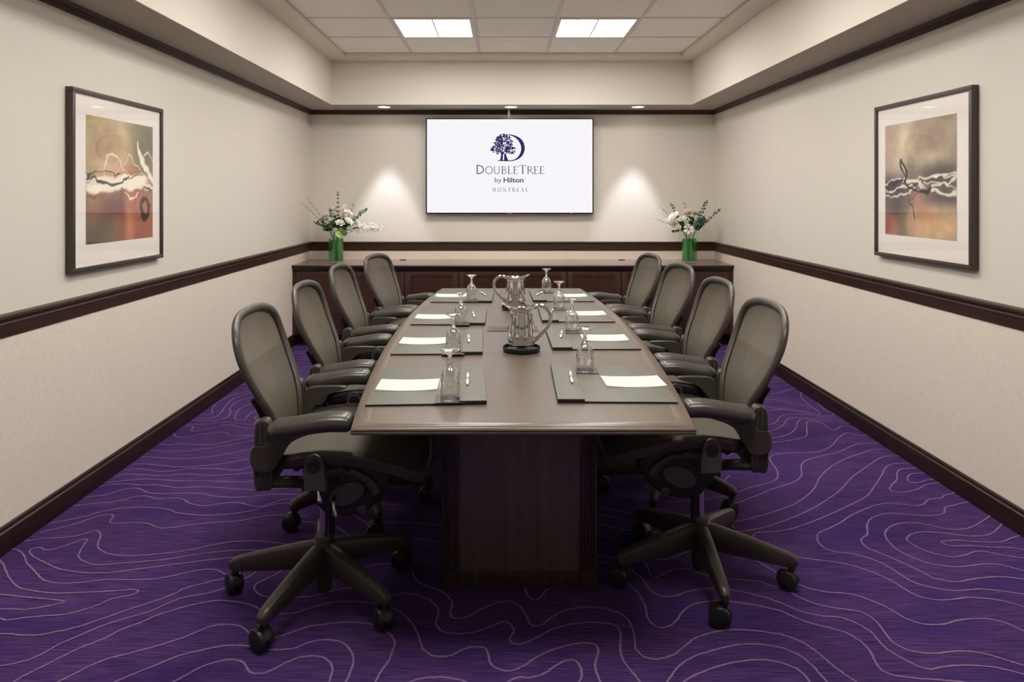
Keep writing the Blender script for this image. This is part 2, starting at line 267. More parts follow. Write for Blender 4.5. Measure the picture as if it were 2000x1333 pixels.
CARPET=[[-1952,2949,-1893,2978,-1837,3013,-1795,3056,-1752,3081,-1692,3097,-1625,3102,-1546,3094,-1490,3075,-1450,3050,-1404,3038,-1314,3025,-1206,3038,-1127,3068,-1083,3106,-1035,3139,-990,3145,-949,3126,-927,3100],[-1937,2870,-1904,2892,-1853,2932,-1800,2990,-1756,3028,-1722,3028,-1706,2995,-1698,2966,-1671,2949,-1636,2954,-1583,2958,-1528,2949,-1489,2926,-1448,2909,-1406,2911,-1331,2937,-1231,2960,-1147,2972,-1100,2995,-1041,3019,-987,3028,-935,3023,-859,3013],[-1950,2796,-1888,2820,-1819,2827,-1765,2843,-1737,2867,-1717,2887,-1686,2870,-1661,2833,-1641,2781,-1612,2740,-1564,2706,-1519,2690,-1465,2682,-1395,2691,-1303,2709,-1238,2732,-1175,2765,-1108,2791,-1049,2799,-980,2796,-896,2781,-839,2762,-727,2730],[-931,2730,-1057,2725,-1128,2713,-1218,2690,-1303,2658,-1393,2640,-1483,2626,-1538,2619,-1583,2628,-1625,2649,-1659,2682,-1676,2721,-1693,2781,-1702,2810,-1716,2814,-1736,2796,-1764,2758,-1798,2732,-1824,2732,-1845,2745,-1868,2745,-1879,2730,-1861,2701,-1816,2668,-1751,2631,-1683,2594,-1629,2577,-1552,2562,-1472,2564,-1409,2579,-1325,2603,-1239,2626,-1151,2649,-1083,2665,-1013,2677,-941,2687],[-1963,2745,-1948,2735,-1909,2716,-1865,2677,-1830,2635,-1786,2599,-1734,2555,-1692,2521,-1646,2500,-1595,2494,-1542,2498,-1489,2511,-1437,2519,-1375,2517,-1306,2519,-1242,2534,-1185,2564,-1123,2586,-1078,2583,-1042,2559,-1019,2538,-1031,2525,-1084,2496,-1139,2463,-1166,2424,-1212,2382,-1275,2334,-1333,2285,-1391,2241,-1449,2214,-1489,2200,-1546,2200,-1579,2205,-1617,2206,-1700,2208],[-1956,2658,-1941,2649,-1903,2617,-1855,2564,-1796,2508,-1739,2467,-1679,2447,-1602,2433,-1555,2432,-1490,2437,-1425,2442,-1361,2449,-1323,2455,-1298,2443,-1306,2424,-1343,2408,-1371,2395,-1390,2367,-1412,2345,-1455,2316,-1499,2304,-1540,2300,-1593,2290,-1648,2278,-1675,2286,-1753,2299],[-1879,2440,-1777,2425,-1700,2412,-1625,2401,-1562,2393,-1523,2382,-1536,2367,-1570,2352,-1625,2336,-1669,2338,-1713,2338,-1784,2339],[-1572,2041,-1505,2054,-1451,2075,-1418,2106,-1396,2151,-1361,2192,-1322,2237,-1267,2281,-1202,2320,-1166,2360,-1121,2405,-1054,2428,-1018,2449,-997,2465,-944,2496],[-1457,1939,-1425,1974,-1410,2006,-1383,2044,-1360,2077,-1323,2130,-1272,2179,-1238,2227,-1195,2264,-1154,2309,-1087,2352,-1032,2377,-983,2387,-923,2380,-872,2363,-845,2349,-805,2323,-754,2313,-703,2316,-666,2338,-617,2367,-555,2382,-483,2378,-436,2367,-370,2338,-335,2306,-298,2257,-276,2211,-259,2161,-246,2130,-219,2103,-191,2096,-160,2102,-134,2121,-107,2139,-75,2143,-53,2133,-44,2106,-40,2077,-26,2052,1,2035,27,2035,58,2052,98,2089,147,2124,201,2148,247,2161,283,2157,297,2130,283,2083,275,2044,281,2000,281,1974,278,1929],[-1316,1944,-1296,1979,-1267,2016,-1237,2055,-1200,2089,-1137,2118,-1075,2151,-1013,2192,-970,2234,-936,2252,-895,2254,-857,2244,-821,2214,-802,2189,-782,2173,-756,2170,-725,2186,-681,2214,-639,2241,-580,2257,-519,2265,-459,2261,-414,2247,-371,2214,-347,2179,-339,2154,-342,2112,-347,2072,-360,2033,-370,1985,-377,1929],[-1155,1949,-1134,1974,-1099,2011,-1046,2055,-991,2101,-925,2130,-872,2147,-821,2149,-787,2142,-734,2129,-686,2129,-649,2136,-616,2161,-572,2176,-530,2173,-498,2157,-471,2124,-455,2089,-450,2049,-452,2006,-457,1979,-460,1929],[-994,1954,-956,1987,-931,2014,-907,2044,-869,2072,-827,2083,-794,2077,-771,2058,-754,2033,-728,2023,-702,2026,-681,2041,-652,2072,-616,2094,-579,2099,-546,2092,-520,2069,-505,2038,-504,2006,-502,1979,-496,1929],[-902,2644,-924,2603,-927,2564,-944,2534,-955,2512],[-838,2654,-832,2626,-830,2590,-843,2555,-874,2521,-895,2488,-888,2455,-858,2424,-821,2408,-776,2407,-717,2405,-654,2420,-606,2447,-555,2462,-498,2451,-444,2432,-387,2420,-348,2432,-302,2420,-258,2393,-228,2356,-216,2313,-222,2271,-212,2241,-194,2218,-151,2206,-102,2212,-53,2234,-20,2257,5,2270,26,2254,36,2218,23,2189,25,2164,45,2154,69,2161,111,2189,154,2224,198,2247,250,2261,305,2264,350,2257,373,2241,379,2205,369,2154,364,2095,375,2049,395,1995,411,1944],[-524,2603,-478,2621,-430,2626,-396,2624,-344,2586,-325,2529,-286,2484,-242,2459,-208,2432,-182,2393,-174,2356,-178,2313,-166,2288,-140,2286,-107,2302,-69,2341,-21,2374,19,2382,49,2367,70,2327,82,2285,91,2254,110,2247,131,2254,159,2288,205,2327,264,2347,316,2347,362,2334,405,2302,421,2251,421,2192,413,2136,428,2101,456,2086,488,2089,528,2109,570,2148,621,2189,692,2218,757,2227,817,2221,878,2208,903,2198,945,2164,973,2109,989,2060,1007,2019,1026,1985,1042,1944],[75,2496,79,2463,89,2416,104,2395,126,2395,146,2432,166,2463],[-303,1964,-270,1987,-235,2003,-179,2006,-137,2000,-103,1985,-69,1959],[-28,1944,12,1985,46,2006,83,2005,121,2022,158,2055,191,2080,218,2080,231,2055,232,2016,219,1985,189,1939],[456,1954,504,2027,540,2066,593,2101,664,2130,731,2151,793,2156,831,2149,876,2133,910,2101,927,2060,935,2011,942,1979,947,1944],[479,1944,528,1990,587,2027,652,2055,726,2077,786,2083,805,2081,845,2066,877,2041,888,2006,888,1974,887,1939],[453,2496,467,2463,483,2416,489,2356,484,2292,493,2254,514,2237,546,2247,579,2278,607,2320,648,2360,698,2380,744,2386,804,2378,868,2360,906,2345,943,2327,973,2295,1003,2268,1054,2241,1104,2214,1127,2179,1136,2142,1133,2106,1126,2072,1125,2035,1148,2016,1204,2003,1274,1995,1332,1987,1386,1969],[479,2590,497,2555,514,2521,522,2471,540,2428,568,2412,609,2416,662,2443,712,2459,763,2462,807,2454,852,2440,910,2412,928,2401,968,2367,1008,2327,1062,2302,1125,2292,1162,2264,1188,2218,1189,2167,1195,2127,1217,2089,1245,2052,1273,2041,1308,2049,1371,2058,1428,2056,1478,2046,1534,2019,1582,1985],[533,2770,547,2635,549,2599,549,2555,562,2529,597,2555,647,2586,692,2590,724,2568,761,2546,821,2525,879,2517,943,2500,960,2484,991,2467,1020,2440,1045,2401,1083,2367,1126,2347,1173,2335,1210,2323,1230,2295,1235,2257,1231,2205,1230,2167,1248,2136,1283,2115,1337,2112,1394,2121,1444,2119,1484,2109,1524,2083,1563,2058,1611,2022],[540,2701,578,2668,620,2656,669,2672,713,2706,748,2725,805,2745,858,2750,903,2730,953,2687,991,2626,1024,2564,1045,2521,1073,2488,1102,2459,1148,2440,1211,2430,1250,2416,1294,2374,1325,2327,1344,2285,1372,2261,1408,2252,1454,2257,1503,2274,1565,2285,1615,2283,1657,2264,1675,2237,1685,2218,1712,2173],[2164,3611,2083,3611,2000,3572,1894,3438,1782,3303,1707,3219,1545,3100,1379,2990,1233,2909,1139,2878,1067,2870,1044,2854,1036,2817,1059,2765,1096,2706,1116,2691,1201,2658,1289,2635,1346,2603,1393,2555,1426,2504,1442,2451,1464,2412,1506,2393,1559,2393,1629,2405,1689,2401,1743,2382,1787,2352,1822,2313],[2173,3289,2158,3275,2127,3246,2077,3226,2042,3198,1980,3185,1928,3139,1881,3119,1824,3132,1761,3145,1689,3119,1622,3081,1536,3025,1468,2966,1385,2909,1321,2865,1298,2833,1282,2781,1292,2735,1322,2713,1384,2696,1427,2663,1456,2626,1474,2572,1489,2517,1516,2484,1561,2459,1622,2447,1706,2457,1768,2447,1843,2425,1897,2408],[2164,3167,2076,3132,2002,3100,1968,3056,1945,3038,1871,3019,1794,3032,1716,3044,1646,3019,1590,2978,1551,2920,1516,2854,1473,2817,1456,2775,1466,2735,1509,2677,1546,2612,1570,2572,1586,2529,1625,2508,1663,2503,1727,2521,1808,2536,1854,2534,1915,2521,1976,2508],[2166,3038,2152,3025,2061,2960,1977,2909,1913,2896,1859,2911,1820,2937,1761,2957,1687,2943,1623,2898,1585,2843,1571,2786,1572,2725,1596,2672,1630,2631,1689,2608,1746,2606,1820,2621,1886,2624,1927,2601,1958,2577,2006,2546],[2165,2966,2151,2954,2088,2898,2034,2859,1978,2841,1907,2845,1854,2863,1781,2874,1722,2865,1665,2827,1654,2786,1670,2735,1709,2693,1759,2677,1812,2690,1871,2716,1911,2716,1948,2696,1986,2680,2027,2668,2090,2654],[2159,2849,2091,2822,2028,2793,1972,2788,1915,2796,1860,2806,1809,2801,1782,2791,1793,2768,1823,2758,1892,2762,1961,2750,2026,2748,2074,2730,2139,2716],[2162,3712,2086,3712,2021,3681,1903,3577,1753,3438,1665,3340,1598,3267,1462,3145,1313,3032,1165,2943,1066,2898,984,2878,904,2865],[2162,3809,2055,3809,1963,3754,1831,3672,1691,3552,1579,3423,1505,3310,1424,3219,1328,3132,1212,3062,1106,3007,1008,2966,914,2932,796,2898,695,2863,613,2876,540,2887,474,2915,407,2943,318,2978],[2161,3910,2033,3904,1948,3850,1846,3773,1728,3717,1607,3646,1552,3568,1503,3454,1431,3377,1308,3303,1144,3192,1029,3113,957,3068,859,3025,743,3013,633,3025,500,3075,446,3100],[2168,4046,2098,4029,2075,4057,2038,4072,1953,3992,1857,3870,1763,3792,1688,3767,1595,3764,1502,3741,1440,3699,1416,3611,1406,3518,1377,3438,1334,3385,1263,3347,1170,3296,1083,3239,1000,3205,901,3171,749,3158,609,3192],[2168,4119,2133,4139,2121,4192,2077,4199,2009,4139,1977,4153,1979,4239,1953,4287,1896,4275,1794,4046,1737,3992,1626,3940,1525,3916,1384,3860,1232,3727],[2166,4234,2051,4275,1956,4311,1871,4319,1760,4134,1665,4035,1552,3986,1420,3961],[2162,4304,2000,4336,1914,4361,1806,4336,1729,4227,1657,4146,1597,4112,1505,4090],[2161,4369,2033,4374,1939,4420,1824,4420,1759,4361,1695,4263,1634,4227,1555,4227],[1667,4464,1805,4517,1909,4504,1970,4451,2031,4404,2111,4399,2136,4430,2119,4504,2147,4694,2148,4783],[1723,4614,1802,4553,1915,4517,1992,4464,2043,4430,2059,4464,2064,4586,2075,4729,2106,4851,2157,4946],[1733,4759,1899,4729,2005,4628,2066,4591],[1796,4882,1860,4882,1967,4898,2073,4979,2173,5059],[1861,5059,2042,5086,2173,5127],[1901,5166,2004,5184,2183,5219],[1944,5285,2076,5292,2180,5307],[2153,3555,2052,3535,2004,3486,1956,3407,1862,3303,1870,3263,1934,3267,2004,3303,2068,3347,2147,3368],[2164,3486,2062,3473,2000,3385,2032,3369,2101,3400,2155,3415],[1142,3454,1107,3407,1071,3354,1035,3318,932,3282,808,3275,719,3289,688,3318,729,3332,882,3325],[478,2812,400,2849,308,2887],[457,2658,372,2687,289,2711],[442,2624,365,2640,283,2654],[434,2525,354,2555,276,2586],[530,2984,426,3038,329,3087],[-248,2786,-362,2822,-435,2817,-485,2801],[-261,2926,-345,2949,-474,2960,-566,2949,-632,3001,-667,3050,-655,3113,-573,3139,-483,3126],[-869,2972,-766,2937,-699,2909,-634,2838,-587,2791],[-1952,3115,-1873,3139,-1810,3152,-1754,3178,-1725,3212,-1674,3219,-1628,3198,-1581,3189,-1532,3198,-1484,3185,-1436,3145,-1366,3119,-1314,3132,-1251,3152,-1202,3145,-1145,3119,-1096,3113,-1061,3145,-1025,3178,-969,3192,-926,3185,-843,3165],[-1961,3202,-1908,3219,-1860,3239,-1829,3282,-1775,3306,-1737,3292,-1690,3260,-1640,3246,-1561,3246,-1472,3249,-1407,3239,-1335,3212,-1243,3205,-1159,3221,-1075,3239,-952,3233,-858,3219,-742,3239,-620,3233],[-1956,3321,-1910,3347,-1832,3354,-1762,3340,-1702,3344,-1632,3329,-1561,3310,-1473,3321,-1378,3315,-1278,3296,-1171,3289,-1065,3303,-946,3318],[-1951,3365,-1866,3392,-1787,3410,-1701,3404,-1598,3389,-1505,3392,-1407,3385,-1310,3380,-1217,3385,-1103,3423,-971,3407],[-1962,3449,-1897,3473,-1816,3467,-1718,3451,-1635,3467,-1559,3470,-1469,3457,-1376,3467,-1263,3494,-1140,3535],[-1944,3522,-1880,3538,-1821,3527,-1751,3505,-1673,3518,-1618,3543,-1539,3543,-1451,3538,-1385,3522,-1339,3538,-1296,3585,-1234,3620],[-1944,3602,-1859,3599,-1754,3577,-1648,3565,-1556,3582,-1467,3611,-1395,3651,-1331,3681,-1230,3708],[-1950,3703,-1844,3690,-1768,3676,-1681,3681,-1576,3708,-1491,3754,-1383,3825,-1287,3880],[-1947,3798,-1842,3786,-1732,3792,-1647,3825,-1540,3880,-1425,3961,-1335,4024],[-1956,3900,-1886,3876,-1823,3896,-1745,3884,-1671,3880,-1593,3920,-1521,3982,-1451,4035,-1364,4112],[-1956,4068,-1944,4057,-1899,4003,-1836,4003,-1789,4050,-1705,4083,-1650,4079,-1587,4035,-1454,4041,-1318,4090],[-1961,4192,-1899,4192,-1874,4146,-1879,4123,-1845,4107,-1796,4134,-1738,4180,-1675,4220,-1595,4175,-1488,4157,-1387,4180],[-1954,4227,-1838,4232,-1751,4270,-1676,4263,-1552,4227,-1537,4263,-1555,4324,-1577,4361,-1563,4438,-1540,4491,-1461,4531],[-1957,4311,-1869,4304,-1797,4304,-1756,4361,-1767,4451,-1810,4558,-1816,4685,-1780,4774,-1696,4814,-1559,4835],[-1959,4361,-1856,4348,-1826,4412,-1855,4586,-1872,4759,-1835,4851,-1777,4914,-1646,4962],[-1948,4409,-1882,4438,-1929,4558,-1942,4715,-1908,4851,-1859,4914,-1807,4946,-1662,5012],[-1606,4558,-1631,4464,-1630,4361,-1620,4324,-1644,4304,-1690,4329,-1738,4504,-1720,4614,-1653,4694,-1525,4729],[-1983,4972,-1862,5045,-1685,5079],[-1997,5113,-1884,5131,-1710,5155],[-1960,5265,-1759,5282,-1558,5271,-1356,5248,-1155,5229,-954,5277,-752,5272,-551,5283,-350,5224],[420,5248,636,5298,852,5258,1069,5258,1285,5224,1501,5278,1718,5275,1934,5275,2150,5236],[-1960,5372,-1759,5346,-1558,5343,-1356,5300,-1155,5353,-954,5350,-752,5366,-551,5315,-350,5323],[420,5374,636,5348,852,5337,1069,5311,1285,5339,1501,5366,1718,5348,1934,5334,2150,5305],[-1960,5429,-1759,5428,-1558,5385,-1356,5418,-1155,5436,-954,5440,-752,5414,-551,5388,-350,5426],[420,5444,636,5411,852,5404,1069,5399,1285,5453,1501,5425,1718,5426,1934,5381,2150,5429],[-1960,5535,-1759,5510,-1558,5508,-1356,5554,-1155,5542,-954,5542,-752,5491,-551,5534,-350,5534],[420,5519,636,5522,852,5499,1069,5558,1285,5542,1501,5538,1718,5499,1934,5522,2150,5549],[-1960,5634,-1759,5605,-1558,5663,-1356,5650,-1155,5659,-954,5607,-752,5631,-551,5647,-350,5666],[420,5631,636,5612,852,5652,1069,5665,1285,5642,1501,5625,1718,5613,1934,5665,2150,5650],[-1960,5724,-1759,5770,-1558,5778,-1356,5776,-1155,5743,-954,5734,-752,5773,-551,5775,-350,5780],[420,5742,636,5751,852,5796,1069,5759,1285,5757,1501,5723,1718,5780,1934,5772,2150,5778],[-1960,5870,-1759,5908,-1558,5889,-1356,5881,-1155,5842,-954,5893,-752,5889,-551,5908,-350,5851],[420,5858,636,5916,852,5885,1069,5880,1285,5847,1501,5884,1718,5901,1934,5893,2150,5869],[-1960,6021,-1759,5998,-1558,6000,-1356,5952,-1155,5992,-954,6002,-752,6015,-551,5979,-350,5963],[420,6013,636,6009,852,5985,1069,5969,1285,5974,1501,6020,1718,5997,1934,5995,2150,5950],[-1960,6136,-1759,6129,-1558,6095,-1356,6103,-1155,6140,-954,6135,-752,6129,-551,6082,-350,6124],[420,6154,636,6111,852,6111,1069,6090,1285,6150,1501,6129,1718,6130,1934,6085,2150,6117],[-1960,6233,-1759,6221,-1558,6197,-1356,6252,-1155,6240,-954,6250,-752,6194,-551,6225,-350,6233],[420,6226,636,6224,852,6198,1069,6247,1285,6250,1501,6237,1718,6210,1934,6208,2150,6252],[-1960,6341,-1759,6302,-1558,6354,-1356,6354,-1155,6360,-954,6318,-752,6319,-551,6349,-350,6359],[420,6329,636,6317,852,6336,1069,6372,1285,6342,1501,6335,1718,6304,1934,6361,2150,6350]]
# ================= the room =================
def S(o): return tag(o, kind='structure')
floor = S(MB().box(XL-.1, XR+.1, YF-.1, YB+.1, -.08, 0).obj('floor', M['carpet'], smooth=False))
# woven contour lines of the carpet: flat ribbons of lighter yarn
mb = MB(); rnd = random.Random(3)
for r_ in CARPET:
    P = cr([(r_[i]/1000, r_[i+1]/1000) for i in range(0, len(r_), 2)], 5)
    Q = []
    for p in P:
        if not Q or math.hypot(p[0]-Q[-1][0], p[1]-Q[-1][1]) > .006: Q.append(p)
    Q = [p for p in Q if XL < p[0] < XR and p[1] < 6.42]
    v = []; f = []
    for i, p in enumerate(Q):
        a = Q[max(i-1, 0)]; b = Q[min(i+1, len(Q)-1)]; dx, dy = b[0]-a[0], b[1]-a[1]; l = math.hypot(dx, dy) or 1
        nx, ny = -dy/l, dx/l; hw = .0034+rnd.uniform(-.0007, .0007); j = rnd.uniform(-.0012, .0012)
        v += [(p[0]+nx*(hw+j), p[1]+ny*(hw+j), .0016), (p[0]-nx*(hw-j), p[1]-ny*(hw-j), .0016)]
        if i and math.hypot(p[0]-Q[i-1][0], p[1]-Q[i-1][1]) < .25: f.append((2*i-2, 2*i-1, 2*i+1, 2*i))
    mb.add(v, f)
o = mb.obj('carpet_contour_lines', M['cline'], floor, smooth=False); o['kind'] = 'stuff'

walls = {}
for nm, bx in (('wall_left', (XL-.1, XL, YF, YB, 0, ZS+.6)), ('wall_right', (XR, XR+.1, YF, YB, 0, ZS+.6)),
               ('wall_back', (XL-.1, XR+.1, YB, YB+.1, 0, ZS+.6)), ('wall_front', (XL-.1, XR+.1, YF-.1, YF, 0, ZS+.6))):
    walls[nm] = S(MB().box(*bx).obj(nm, M['paint'], smooth=False))
RB, RT = .85, .943
MB().box(XL, XL+.003, YF, YB, .02, RB+.02).obj('wallcovering', M['lower'], walls['wall_left'], False)
MB().box(XR-.003, XR, YF, YB, .02, RB+.02).obj('wallcovering', M['lower'], walls['wall_right'], False)
MB().box(XL, XR, YB-.003, YB, .02, RB+.02).obj('wallcovering', M['lower'], walls['wall_back'], False)
# mouldings: profile (out from wall, height) swept round the room, mitred
def moulding(name, prof, m, n0):
    k = n0
    corners = [(XL, YF), (XL, YB), (XR, YB), (XR, YF)]; ins = [(1, 1), (1, -1), (-1, -1), (-1, 1)]
    for i, nm in enumerate(('left', 'back', 'right', 'front')):
        a, b = corners[i], corners[(i+1) % 4]; ia, ib = ins[i], ins[(i+1) % 4]
        ra = [(a[0]+ia[0]*d, a[1]+ia[1]*d, z) for d, z in prof]; rb = [(b[0]+ib[0]*d, b[1]+ib[1]*d, z) for d, z in prof]
        S(MB().loft([ra, rb]).obj(name+'_'+(nm if name == 'baseboard' else str(k)), m)); k += 1
rail = [(0, RB), (.008, RB), (.011, RB+.006), (.012, RB+.04), (.02, RB+.05), (.022, RB+.056), (.016, RB+.062), (.018, RB+.07), (.03, RB+.078), (.034, RB+.084), (.033, RB+.091), (0, RT)]
crown = [(0, 2.243), (.006, 2.243), (.012, 2.25), (.012, 2.258), (.018, 2.263), (.018, 2.27), (.028, 2.276), (.03, 2.29), (0, 2.29)]
base = [(0, 0), (.02, 0), (.02, .082), (.017, .087), (.012, .09), (.01, .104), (.006, .108), (0, .108)]
moulding('trim', rail, M['woodx'], 1)
moulding('trim', crown, M['woodx'], 5)
moulding('baseboard', base, M['wood'], 1)
# cabinets stand against the back baseboard; ceiling = soffit ring with tray
cb = MB()
cb.box(XL, TXL, YF, YB, ZS, 2.86); cb.box(TXR, XR, YF, YB, ZS, 2.86)
cb.box(TXL, TXR, TYB, YB, ZS, 2.86); cb.box(TXL, TXR, YF, TYF, ZS, 2.86)
ceiling = S(cb.obj('ceiling', M['soffit'], smooth=False))
NR = 12; GY0 = GY1-TP*NR
shade_mb = MB(); shade_mb.box(XL, TXL, YF, YB, ZS-.003, ZS); shade_mb.box(TXR, XR, YF, YB, ZS-.003, ZS); shade_mb.box(TXL, TXR, TYB, YB, ZS-.003, ZS); shade_mb.box(TXL, TXR, YF, TYF, ZS-.003, ZS)
shade_mb.obj('soffit_board', M['board'], ceiling, smooth=False)  # added thin sheet, its darker colour stands in for shade under the soffit
bb = MB()
bb.box(TXL, GX0, TYF, TYB, ZT, 2.8); bb.box(GX1, TXR, TYF, TYB, ZT, 2.8)
bb.box(GX0, GX1, GY1, TYB, ZT, 2.8); bb.box(GX0, GX1, TYF, GY0, ZT, 2.8)
bb.obj('tray_border', mat('tray_border_paint', lin(232, 225, 210), .7, spec=.15), ceiling, smooth=False)
lights = [(1, 1), (1, 3), (4, 1), (4, 3), (7, 1), (7, 3)]
gm = MB().box(-TP/2+.011, TP/2-.011, -TP/2+.011, TP/2-.011, 0, .015, .003)
first = None
for r_ in range(NR):
    for c_ in range(5):
        if (r_, c_) in lights: continue
        cx, cy = GX0+TP*(c_+.5), GY1-TP*(r_+.5)
        if first is None: t = first = gm.obj('ceiling_tile', M['tile'], ceiling, False)
        else: t = first.copy(); COL.objects.link(t)
        t.location = (cx, cy, ZTILE+random.uniform(.0015, .0035))
for k in range(6):
    x = GX0+TP*k
    MB().box(x-.012, x+.012, GY0, GY1, ZTILE-.003, ZTILE+.02).obj('grid_bar', M['grid'], ceiling, False)
for k in range(NR+1):
    y = GY1-TP*k
    MB().box(GX0, GX1, y-.012, y+.012, ZTILE-.002, ZTILE+.019).obj('grid_bar', M['grid'], ceiling, False)
MB().box(GX0-.1, GX1+.1, GY0-.1, GY1+.1, 2.81, 2.86).obj('ceiling_deck', M['soffit'], ceiling, False)
place = {1: 'far', 4: 'middle', 7: 'near', 10: 'rear'}
for r_, c_ in lights:
    cx, cy = GX0+TP*(c_+.5), GY1-TP*(r_+.5); h = TP/2-.012
    t = empty('ceiling_light', (cx, cy, ZTILE))
    side = 'left' if c_ == 1 else 'right'
    tag(t, {1: 'square lit ceiling panel above the far table end, the %s one in the picture' % side,
            4: 'square ceiling light panel above the table middle, %s side, out of the picture' % side,
            7: 'square ceiling light panel above the near table end, %s side, out of the picture' % side,
            10: 'square ceiling light panel behind the camera, %s side' % side}[r_], 'ceiling light', 'ceiling light panels')
    fr = MB(); fw = .022
    fr.box(-h, h, -h, -h+fw, -.006, .03, .002).box(-h, h, h-fw, h, -.006, .03, .002).box(-h, -h+fw, -h+fw, h-fw, -.006, .03, .002).box(h-fw, h, -h+fw, h-fw, -.006, .03, .002)
    fr.obj('frame', M['white'], t)
    for s_ in (-1, 1):
        x0, x1 = (-h+fw, -.006) if s_ < 0 else (.006, h-fw)
        MB().box(x0, x1, -h+fw, h-fw, .004, .012).obj('diffuser', M['panel'], t, False)
    MB().box(-.007, .007, -h+fw, h-fw, 0, .02, .002).obj('divider', mat('divider_white', lin(240, 236, 225), .5) if 'div' not in M else M['div'], t)
for i, (x, nm) in enumerate(((-1.167, 'left'), (.08, 'middle'), (1.328, 'right'))):
    t = empty('downlight', (x, 6.74, ZS-.003)); tag(t, 'small round recessed downlight in the soffit over the screen wall, %s one' % nm, 'downlight', 'downlights over the back wall')
    MB().lathe([(.075, 0), (.075, -.004), (.066, -.006), (.058, -.004), (.056, 0)], 28).obj('trim_ring', M['white'], t)
    MB().lathe([(.057, -.001), (.03, -.002), (.0005, -.002)], 28).obj('lens', M['lens'], t)
    l = bpy.data.lights.new('downlight_lamp', 'SPOT'); l.energy = SPOT*(.8 if i == 1 else 1); l.color = (.88, .87, 1); l.spot_size = R(49); l.spot_blend = .45; l.shadow_soft_size = .04
    lo = bpy.data.objects.new('lamp', l); COL.objects.link(lo); lo.parent = t; lo.location = (0, 0, -.02); lo.rotation_euler = (R(1.5), 0, 0)

# ---------------- credenza: four cabinets and one worktop ----------------
CY, CZ = 6.41, .762
wt = empty('worktop', (0, 0, CZ)); tag(wt, 'long dark wood worktop running wall to wall along the back wall under the screen', 'worktop')
prof = [(YB-.004, -.026), (CY+.006, -.026), (CY, -.021), (CY, -.005), (CY+.005, 0), (YB-.004, 0)]
MB().prism(prof, 'x', XL+.004, XR-.004).obj('slab', M['ctop'], wt)
MB().tube([(XL+.004, CY+.001, -.0135), (XR-.004, CY+.001, -.0135)], .0105, 8, sq=(.3, 1)).obj('edge_strip', M['wood'], wt)
fz = [(CY+.045, -.055), (CY+.02, -.055), (CY+.018, -.05), (CY+.012, -.04), (CY+.008, -.027), (CY+.045, -.027)]
MB().prism(fz, 'x', XL+.008, XR-.008).obj('cornice', M['wood'], wt)
for px in (789, 1212):
    x = (px-982)/191.5; g = MB().lathe([(.034, 0), (.034, .004), (.026, .005), (.024, .001), (.0005, .001)], 20).obj('cable_grommet', M['black'], wt); g.location = (x, 6.93, 0); g['label'] = 'small dark round cable grommet'
xs = [XL+.004]+[(p-982)*6.43/1340 for p in (790, 1002, 1213.5)]+[XR-.004]
for i in range(4):
    x0, x1 = xs[i], xs[i+1]; wd = x1-x0
    t = empty('cabinet', ((x0+x1)/2, CY+.02, 0))
    tag(t, ['two-door mahogany base cabinet at the left wall under the left vase', 'two-door mahogany base cabinet second from the left wall, left of the back pitcher',
            'two-door mahogany base cabinet third from the left wall, behind the right goblets', 'two-door mahogany base cabinet at the right wall under the right vase'][i], 'cabinet', 'credenza cabinets')
    h = wd/2
    MB().box(-h+.0005, h-.0005, .026, YB-CY-.03, .1, CZ-.058).obj('body', M['cab'], t, False)
    MB().box(-h, h, .07, YB-CY-.03, 0.001, .1).obj('plinth', M['black'], t, False)
    if i == 0: MB().box(-h, -h+.03, .002, .022, .1, .7).obj('filler_strip', M['cab'], t, False)
    if i == 3: MB().box(h-.03, h, .002, .022, .1, .7).obj('filler_strip', M['cab'], t, False)
    cut = (-.016 if i == 0 else .016 if i == 3 else 0)
    for s_ in (0, 1):
        a, b = (-h, cut) if s_ == 0 else (cut, h)
        if i == 0 and s_ == 0: a += .03
        if i == 3 and s_ == 1: b -= .03
        d = empty('door', ((a+b)/2, 0, 0)); d.parent = t; q = (b-a)/2-.0035
        z0, z1, st = .108, .7, .052
        MB().box(-q, -q+st, 0, .02, z0, z1, .002).box(q-st, q, 0, .02, z0, z1, .002).box(-q+st, q-st, 0, .02, z0, z0+st, .002).box(-q+st, q-st, 0, .02, z1-st, z1, .002).obj('door_frame', M['cab'], d)
        ip = q-st
        MB().loft([[(-ip, .004, z0+st), (ip, .004, z0+st), (ip, .004, z1-st), (-ip, .004, z1-st)], [(-ip+.012, .013, z0+st+.012), (ip-.012, .013, z0+st+.012), (ip-.012, .013, z1-st-.012), (-ip+.012, .013, z1-st-.012)]], True).obj('door_panel', M['cab'], d, False)

# ---------------- wall screen ----------------
tv = empty('television', (.07, 6.95, 1.713)); tag(tv, 'large flat wall screen with thin black bezel showing a hotel logo on white', 'television')
TW, TH = .848, .485
MB().box(-TW, TW, -.012, .03, -TH, TH, .004).obj('bezel', M['bezel'], tv)
MB().box(-TW+.012, TW-.012, -.0135, -.011, -TH+.013, TH-.012).obj('screen', M['screen'], tv, False)
MB().box(-.45, .45, .03, .066, -.3, .3, .004).obj('wall_bracket', M['black'], tv)
MB().box(-.025, .025, -.015, -.011, -TH+.002, -TH+.009).obj('badge', M['chrome'], tv, False)
MB().lathe([(.005, 0), (.005, .003), (.0005, .003)], 10).xf(Matrix.Rotation(R(90), 4, 'X')).obj('power_light', M['led'], tv, loc=(.62, -.011, -TH+.006))
cd = MB().box(-.013, .013, -.014, .014, 0, .1, .003).obj('cable_cover', M['white'], None, loc=(.062, 6.975, 2.19)); tag(cd, 'short white cable cover crossing the dark cornice above the screen', 'cable cover')
def px2tv(x, y): return ((x-982)*6.938/1340-.07, 1.41-(y-383)*6.938/1340-1.713)
